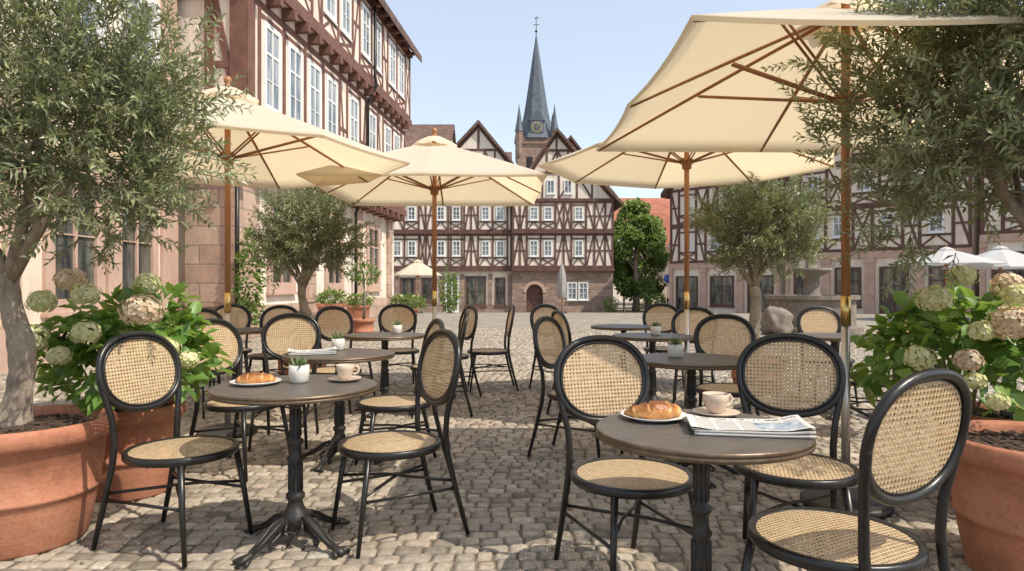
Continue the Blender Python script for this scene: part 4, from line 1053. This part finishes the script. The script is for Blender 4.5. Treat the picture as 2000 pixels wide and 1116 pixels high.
def central_left():
    root=empty('timber_framed_house',(-9.2,45,-0.6),0,"cream and dark brown half-timbered house with shops below","house","half-timbered houses")
    L=9.2
    F=Fr((0,0,0),(1,0,0),(0,-1,0)); Fu=F.off(0.18); Fv=F.off(0.3)
    m=MB(); m.box(0,L,0.001,9,-0.3,2.95); m.box(0,L,-0.18,9,2.951,5.38); m.box(0,L,-0.30,9,5.381,7.6); m.box(0,L,-0.30,9,7.601,9.7)
    gx=9.2-2.25; m.prism([(gx-2.6,-0.30,9.701),(gx+2.25,-0.30,9.701),(gx+0.0,-0.30,12.5)],(0,6,0))
    m.obj('wall',[M['plaster2']],root)
    mt=MB()
    mt.fbox(Fu,0,L,-0.3,0.10,2.78,3.02); mt.fbox(Fv,0,L,-0.2,0.09,5.28,5.46)
    lay=lambda p:[(a,b) for a,b in zip((0.45,0.5,0.95,0.95,0.45,0.5,0.95,1.05,0.45,0.45,0.95,0.95,0.30),p)]
    w1=storey(mt,Fu,0,L,3.02,5.28,lay('DBWWXXWWDBWWN'),0.12,0.46,0.95,0.82)
    w2=storey(mt,Fv,0,L,5.46,7.62,lay('BDXWBDWWDBWWN'),0.12,0.46,0.85,0.78)
    w3=storey(mt,Fv,0,L,7.62,9.7,lay('DBWWXXWWXXWWN'),0.12,0.46,0.8,0.72)
    mt.fbeam(Fv,(gx-2.6,9.7),(gx,12.5),0.16,0,0.05); mt.fbeam(Fv,(gx+2.25,9.7),(gx,12.5),0.16,0,0.046)
    mt.fbox(Fv,gx-1.5,gx+1.3,0,0.042,10.85,11.0)
    for s in (-1.3,-0.5,0.4,1.1): mt.fbox(Fv,gx+s-0.06,gx+s+0.06,0,0.038,9.7,10.85)
    mt.fbox(Fv,gx-0.07,gx+0.07,0,0.038,11.0,12.3); mt.fbeam(Fv,(gx-1.3,9.7),(gx-0.5,10.85),0.12,0,0.03); mt.fbeam(Fv,(gx+1.1,9.7),(gx+0.4,10.85),0.12,0,0.03)
    mt.obj('timber_frame',[M['timber_d']],root)
    for (s,z,w_,h_) in w1: place_win(root,Fu,s,z,w_,h_,3,sur=0.03)
    for (s,z,w_,h_) in w2+w3: place_win(root,Fv,s,z,w_,h_,3,sur=0.03)
    place_win(root,Fv,gx,9.9,0.42,0.7,2,sur=0.03)
    m=MB(); m.fbox(F,0,L,0,0.05,-0.3,0.5)
    for s in (1.3,2.7,4.3,5.7,7.6,8.9): m.fbox(F,s,s+0.28,0,0.07,0.5,2.6)
    m.obj('stonework',[M['redstone']],root)
    for s,w_,z,h_ in ((0.7,0.9,0.5,1.8),(2.15,0.9,0.1,2.2),(3.6,0.95,0.7,1.6),(5.15,0.8,0.1,2.3),(6.75,1.3,0.5,1.9),(8.4,0.6,0.5,1.8)):
        place_win(root,F,s,z,w_,h_,2,fr='timber_d' if s!=5.15 else 'winwhite',sur=0.06,gl='glassdark')
    m=MB()
    m.prism([(0-0.2,-0.65,9.60),(0-0.2,4.5,11.55),(0-0.2,9.5,9.60),(0-0.2,9.5,9.75),(0-0.2,4.5,11.75),(0-0.2,-0.65,9.75)][::-1],(L+0.2,0,0))
    m.prism([(gx-2.95,-0.6,9.50),(gx,-0.6,12.62),(gx+2.6,-0.6,9.50),(gx+2.6,-0.6,9.72),(gx,-0.6,12.9),(gx-2.95,-0.6,9.72)],(0,6,0))
    m.obj('roof',[M['roofbrown']],root)
central_left()
def central_right():
    root=empty('timber_framed_house',(0.02,44.6,-0.6),0,"gabled half-timbered house on a rubble stone ground floor with arched door","house","half-timbered houses")
    L=6.75; F=Fr((0,0,0),(1,0,0),(0,-1,0)); Fu=F.off(0.2); Fv=F.off(0.34)
    ph=2.95; pz=11.9
    m=MB(); m.box(0,L,-0.2,10,2.951,5.38); m.box(0,L,-0.34,10,5.381,7.5)
    m.prism([(0,-0.34,7.501),(L,-0.34,7.501),(ph,-0.34,pz)],(0,9,0))
    m.obj('wall',[M['plaster2']],root)
    m=MB(); ax=1.5; aw=0.55
    m.box(0,ax-aw,0.0,10,-0.3,2.95); m.box(ax+aw,L,0.0,10,-0.3,2.95); m.box(ax-aw,ax+aw,0.0,10,1.9,2.95); m.box(ax-aw,ax+aw,0.6,10,-0.3,1.9)
    N=8
    for sgn in (-1,1):
        pts=[(ax+sgn*aw,0.0,1.9)]
        for i in range(N+1):
            a=math.pi/2*i/N; pts.append((ax+sgn*aw*math.cos(a),0.0,1.35+0.55*math.sin(a)))
        if sgn>0: pts=pts[::-1]
        m.prism(pts,(0,0.6,0))
    m.obj('stone_base',[M['redstone']],root)
    m=MB(); m.box(ax-aw+0.03,ax+aw-0.03,0.35,0.42,-0.05,1.85); m.obj('door',[M['timber_d']],root)
    m=MB()
    for i in range(11):
        a0=math.pi*i/11;a1=math.pi*(i+1)/11-0.03
        r0=aw;r1=aw+0.22
        m.prism([(ax+r0*math.cos(a0),-0.05,1.35+r0*math.sin(a0)),(ax+r1*math.cos(a0),-0.05,1.35+r1*math.sin(a0)),(ax+r1*math.cos(a1),-0.05,1.35+r1*math.sin(a1)),(ax+r0*math.cos(a1),-0.05,1.35+r0*math.sin(a1))],(0,0.08,0))
    m.obj('arch_trim',[M['sandstone_s']],root)
    mt=MB(); mt.fbox(Fu,-0.05,L+0.05,-0.3,0.10,2.78,3.02); mt.fbox(Fv,-0.03,L+0.03,-0.2,0.09,5.28,5.46); mt.fbox(Fv,-0.03,L+0.03,0,0.09,7.4,7.6)
    lay=lambda p:[(a,b) for a,b in zip((0.5,0.45,0.9,0.95,0.55,0.5,0.95,0.55,0.7,0.55),p)]
    w1=storey(mt,Fu,0,L,3.02,5.28,lay('DBWWDBWDKB'),0.13,0.48,1.0,0.78)
    w2=storey(mt,Fv,0,L,5.46,7.42,lay('BDWWXXWBKD'),0.13,0.48,0.82,0.74)
    def gl(z):
        k=(z-7.5)/(pz-7.5); return ph*k, L-(L-ph)*k
    for z in (9.3,10.8):
        a,b=gl(z); mt.fbox(Fv,a,b,0,0.05,z-0.08,z+0.08)
    for s in (1.0,2.0,3.1,4.3,5.3):
        a=7.6; k=(s/ph if s<ph else (L-s)/(L-ph)); mt.fbox(Fv,s-0.06,s+0.06,0,0.04,a,min(9.22,7.5+(pz-7.5)*k))
    for s in (2.3,3.0,3.7): mt.fbox(Fv,s-0.06,s+0.06,0,0.04,9.38,10.72)
    mt.fbox(Fv,ph-0.06,ph+0.06,0,0.04,10.88,11.7)
    for a,b in (((1.0,7.6),(2.0,9.2)),((5.3,7.6),(4.3,9.2)),((0.4,7.6),(1.5,9.2)),((2.3,9.4),(2.95,10.7)),((3.7,9.4),(3.05,10.7)),((3.1,7.6),(4.2,9.2))): mt.fbeam(Fv,a,b,0.12,0,0.032)
    mt.fbeam(Fv,(0,7.5),(ph,pz),0.2,0,0.055); mt.fbeam(Fv,(L,7.5),(ph,pz),0.2,0,0.053)
    mt.obj('timber_frame',[M['timber_d']],root)
    for (s,z,w_,h_) in w1: place_win(root,Fu,s,z,w_,h_,3,sur=0.03)
    for (s,z,w_,h_) in w2: place_win(root,Fv,s,z,w_,h_,3,sur=0.03)
    place_win(root,Fv,2.55,7.95,0.46,0.85,2,sur=0.03); place_win(root,Fv,3.7,7.95,0.46,0.85,2,sur=0.03)
    place_win(root,F,4.0,0.9,0.56,1.1,3,sur=0.05); place_win(root,F,4.75,0.9,0.56,1.1,3,sur=0.05)
    m=MB(); m.prism([(-0.5,-0.75,7.15),(0.2,-0.75,7.85),(ph,-0.75,pz+0.12),(L-0.2,-0.75,7.85),(L+0.55,-0.75,7.1),(L+0.55,-0.75,7.28),(L-0.1,-0.75,8.08),(ph,-0.75,pz+0.36),(0.1,-0.75,8.08),(-0.5,-0.75,7.35)],(0,9.5,0))
    m.obj('roof',[M['roofbrown']],root)
central_right()

def house(name,label,loc,rot,L,W,h,rise,storeys,tm=None,wall='plaster2',roof='roofred',ground=3.0,gr='sandstone_s',patterns=None,ww=0.7,wh=1.15,gable=False,arc=True):
    root=empty(name,loc,rot,label,"house","houses around the square")
    F=Fr((0,0,0),(1,0,0),(0,-1,0))
    m=MB(); m.box(0,L,0.001,W,-0.6,h)
    if gable: m.prism([(0,0.001,h+0.001),(L,0.001,h+0.001),(L/2,0.001,h+rise)],(0,W-0.1,0))
    else: m.prism([(0.01,0.02,h+0.001),(0.01,W-0.02,h+0.001),(0.01,W/2,h+rise)],(L-0.02,0,0))
    m.obj('wall',[M[wall]],root)
    m=MB()
    if gable: m.prism([(-0.4,-0.5,h-0.45),(L/2,-0.5,h+rise+0.1),(L+0.4,-0.5,h-0.45),(L+0.4,-0.5,h-0.2),(L/2,-0.5,h+rise+0.4),(-0.4,-0.5,h-0.2)],(0,W+0.7,0))
    else: m.prism([(-0.3,-0.6,h-0.35),(-0.3,W/2,h+rise+0.05),(-0.3,W+0.6,h-0.35),(-0.3,W+0.6,h-0.15),(-0.3,W/2,h+rise+0.3),(-0.3,-0.6,h-0.15)][::-1],(L+0.6,0,0))
    m.obj('roof',[M[roof]],root)
    mt=MB(); z=ground; sh=(h-ground)/storeys
    for k in range(storeys):
        Fk=F
        if tm:
            ws=storey(mt,Fk,0,L,z,z+sh,cols(patterns[k%len(patterns)]),0.14,ww,wh,0.8,side=False)
        else:
            n=max(1,int(L/1.9)); ws=[((i+0.5)*L/n,z+0.8,ww,wh) for i in range(n)]
        for (s,zz,w_,h_) in ws: place_win(root,Fk,s,zz,w_,h_,3,sur=0.04)
        z+=sh
    if gable and tm:
        mt.fbeam(F,(0,h),(L/2,h+rise),0.2,0,0.05); mt.fbeam(F,(L,h),(L/2,h+rise),0.2,0,0.048); mt.fbox(F,L*0.25,L*0.75,0,0.04,h+rise*0.5-0.08,h+rise*0.5+0.08)
        for q in (0.3,0.5,0.7): mt.fbox(F,L*q-0.07,L*q+0.07,0,0.035,h,h+rise*0.5)
        mt.fbeam(F,(L*0.12,h),(L*0.3,h+rise*0.5),0.13,0,0.03); mt.fbeam(F,(L*0.88,h),(L*0.7,h+rise*0.5),0.13,0,0.03)
    if tm: mt.obj('timber_frame',[M[tm]],root)
    if arc:
        m=MB(); n=max(2,int(L/1.9))
        for i in range(n+1):
            s=i*L/n; m.fbox(F,max(0,s-0.22),min(L,s+0.22),0,0.16,-0.6,ground-0.35)
            m.fbox(F,max(0,s-0.28),min(L,s+0.28),0,0.20,ground-0.6,ground-0.42)
        m.fbox(F,0,L,0,0.12,ground-0.34,ground-0.02)
        m.obj('arcade_pillars',[M[gr]],root)
        for i in range(n):
            s=(i+0.5)*L/n; place_win(root,F,s,0.45 if i%2 else -0.35,L/n-0.95,ground-1.3 if i%2 else ground-0.5,3,fr='timber_d',sur=0.05,gl='glassdark')
ur=math.atan2(-12,10.8); U=Vector((10.8,-12,0)).normalized()
p=Vector((10,42,-0.4))
house('timber_framed_house','half-timbered house with pink sandstone pillars and dark shopfronts',p,ur,7.2,8,7.6,4.2,2,'timber_d',patterns=['DWBWKWDB','BWXDWXWB'],roof='roofbrown',ground=3.0,gable=True,ww=0.52,wh=0.95)
p=p+U*7.5; p.z=-0.25
house('timber_framed_house','tall half-timbered house with sandstone arcade',p,ur,8.6,9,10.0,4.5,3,'timber_d',patterns=['DWWXWBWB','BWKWDWXB'],roof='roofred',ground=3.2,wall='plaster',ww=0.55,wh=1.0)
p=p+U*8.9; p.z=-0.1
house('timber_framed_house','half-timbered house with dark arcade openings',p,ur,13,9,9.4,5,2,'timber_d',patterns=['DWWXWWBWWD','BWKWDWXWWB'],roof='roofbrown',ground=3.6,ww=0.75,wh=1.25)
house('red_roofed_house','plastered house with broad red tiled roof',(10.6,75,-0.6),0,9.5,8,9.2,2.7,2,None,wall='plaster2',roof='roofred',ground=3,arc=False)
house('red_roofed_house','pale plastered house with steep dark red roof',(12.2,60,-0.6),-0.25,5.0,7,5.0,3.4,1,None,wall='plaster_y',roof='roofred',ground=2.2,arc=False)
house('pink_house','small pink plastered house behind the square',(11.8,50,-0.6),-0.5,3.5,6,4.4,1.6,1,None,wall='plaster_y',roof='roofbrown',ground=2.2,arc=False)
house('brown_roofed_house','house with steep brown tiled roof behind half-timbered houses',(-10.6,62,-0.6),0,4.6,8,14.6,2.9,4,None,wall='plaster2',roof='roofbrown',ground=3,arc=False)
house('stone_gabled_house','reddish house with small gable beside the church',(3.6,56,-0.6),0,2.6,8,12.4,1.6,4,None,wall='sandstone_s',roof='roofbrown',ground=3,arc=False,gable=True)
house('timber_framed_house','half-timbered house closing the square',(-22,47,-0.6),0,12,8,9,4,3,'timber_d',patterns=['DWWXWWB','BWKWDWX'],roof='roofred',ground=3)

def church():
    root=empty('church',(4.0,110,-0.6),0,"sandstone church tower with tall slate spire, clock and corner turrets","church")
    m=MB(); m.box(-3.1,3.1,-3.1,3.1,0,25.5); m.box(-3.35,3.35,-3.35,3.35,24.6,25.0); m.box(-3.3,3.3,-3.3,3.3,16,16.4)
    m.obj('tower',[M['redstone']],root)
    m=MB(); m.box(-6,6,3.2,28,0,12); m.obj('nave',[M['redstone']],root)
    m=MB(); m.prism([(-6.5,3.15,12),(0,3.15,20),(6.5,3.15,12)],(0,25,0)); m.obj('roof',[M['slate']],root)
    m=MB()
    prof=[(3.9,25.5),(3.0,27.2),(2.35,29.2),(1.9,31.6),(1.35,35),(0.8,38.6),(0.33,41.5),(0.02,43.6)]
    n=8
    for r,z in prof:
        for k in range(n):
            a=2*math.pi*(k+0.5)/n; m.v.append((r*math.cos(a),r*math.sin(a),z))
    for i in range(len(prof)-1):
        for k in range(n): m.face((i*n+k,i*n+(k+1)%n,(i+1)*n+(k+1)%n,(i+1)*n+k))
    m.obj('spire',[M['slate']],root)
    for sx in (-1,1):
        for sy in (-1,1):
            m=MB(); c=(sx*2.85,sy*2.85,0)
            m.lathe([(0.45,22.5),(0.6,23.2),(0.6,26.6),(0.72,26.6),(0.42,28.2),(0.02,31.0)],8,c=c,mats=[0,0,1,1,1],smooth=False); m.obj('turret',[M['redstone'],M['slate']],root)
    m=MB(); m.box(-1.05,1.05,-3.3,-2.0,26.0,28.3); m.prism([(-1.3,-3.35,28.3),(1.3,-3.35,28.3),(0,-3.35,30.0)],(0,1.6,0)); m.obj('clock_dormer',[M['slate']],root)
    m=MB(); cz=27.2
    n=32; m.v=[(0.86*math.cos(2*math.pi*k/n),-3.38,cz+0.86*math.sin(2*math.pi*k/n)) for k in range(n)]; m.face(range(n),0)
    m.prism([(0.78*math.cos(2*math.pi*k/n),-3.40,cz+0.78*math.sin(2*math.pi*k/n)) for k in range(n)],(0,0.01,0),1)
    for k in range(12):
        a=k*math.pi/6; m.prism([(math.cos(a)*0.60+dx,-3.44,cz+math.sin(a)*0.60+dz) for dx,dz in ((-.05,-.05),(.05,-.05),(.05,.05),(-.05,.05))],(0,0.02,0),0)
    m.tube([(0,-3.46,cz),(0.22,-3.46,cz+0.45)],0.035,4,mat=0); m.tube([(0,-3.46,cz),(-0.28,-3.46,cz-0.1)],0.04,4,mat=0)
    m.obj('clock',[M['gold'],M['slate']],root)
    m=MB()
    for x in (-1.2,1.2): m.box(x-0.5,x+0.5,-3.13,-3.0,18.5,22.5)
    m.obj('louvre',[M['darkvoid']],root)
    m=MB(); m.tube([(0,0,43.4),(0,0,46.0)],0.06,6); m.tube([(-0.5,0,44.9),(0.5,0,44.9)],0.05,6); m.lathe([(0.0005,0.3),(0.2,0.15),(0.2,-0.1),(0.0005,-0.2)],8,c=(0,0,43.8)); m.tube([(-0.2,0,45.9),(0.1,0,46.2),(0.4,0,45.9)],0.07,5)
    m.obj('weathercock',[M['pipe']],root)
church()

root=empty('fountain',(8.1,18,0),0,"weathered round stone fountain basin with central column","fountain")
m=MB(); m.lathe([(1.25,0),(1.25,0.12),(1.08,0.14),(1.08,0.8),(1.18,0.86),(1.18,0.96),(0.98,0.96),(0.98,0.5),(0.0005,0.5)],24,smooth=False); m.obj('basin',[M['greystone']],root)
m=MB(); m.lathe([(0.35,0.5),(0.3,0.9),(0.2,1.0),(0.2,1.45),(0.5,1.6),(0.52,1.68),(0.15,1.68),(0.14,2.1),(0.22,2.2),(0.1,2.4),(0.0005,2.45)],16); m.obj('column',[M['greystone']],root)
root=empty('boulder',(6.6,16.5,0),0,"rough grey sandstone boulder on the cobbles","rock")
m=MB(); n=20
for i in range(n+1):
    ph=math.pi*i/n
    for k in range(28):
        a=2*math.pi*k/28; d=Vector((math.sin(ph)*math.cos(a),math.sin(ph)*math.sin(a),math.cos(ph))); s=lump(d,4,0.25,1.5)*(1+0.08*noise.noise(d*5))
        m.v.append((d.x*0.36*s,d.y*0.33*s,max(0.0,0.30+d.z*0.36*s)))
for i in range(n):
    for k in range(28): m.face((i*28+k,(i+1)*28+k,(i+1)*28+(k+1)%28,i*28+(k+1)%28),0,True)
m.obj('stone',[M['greystone']],root)
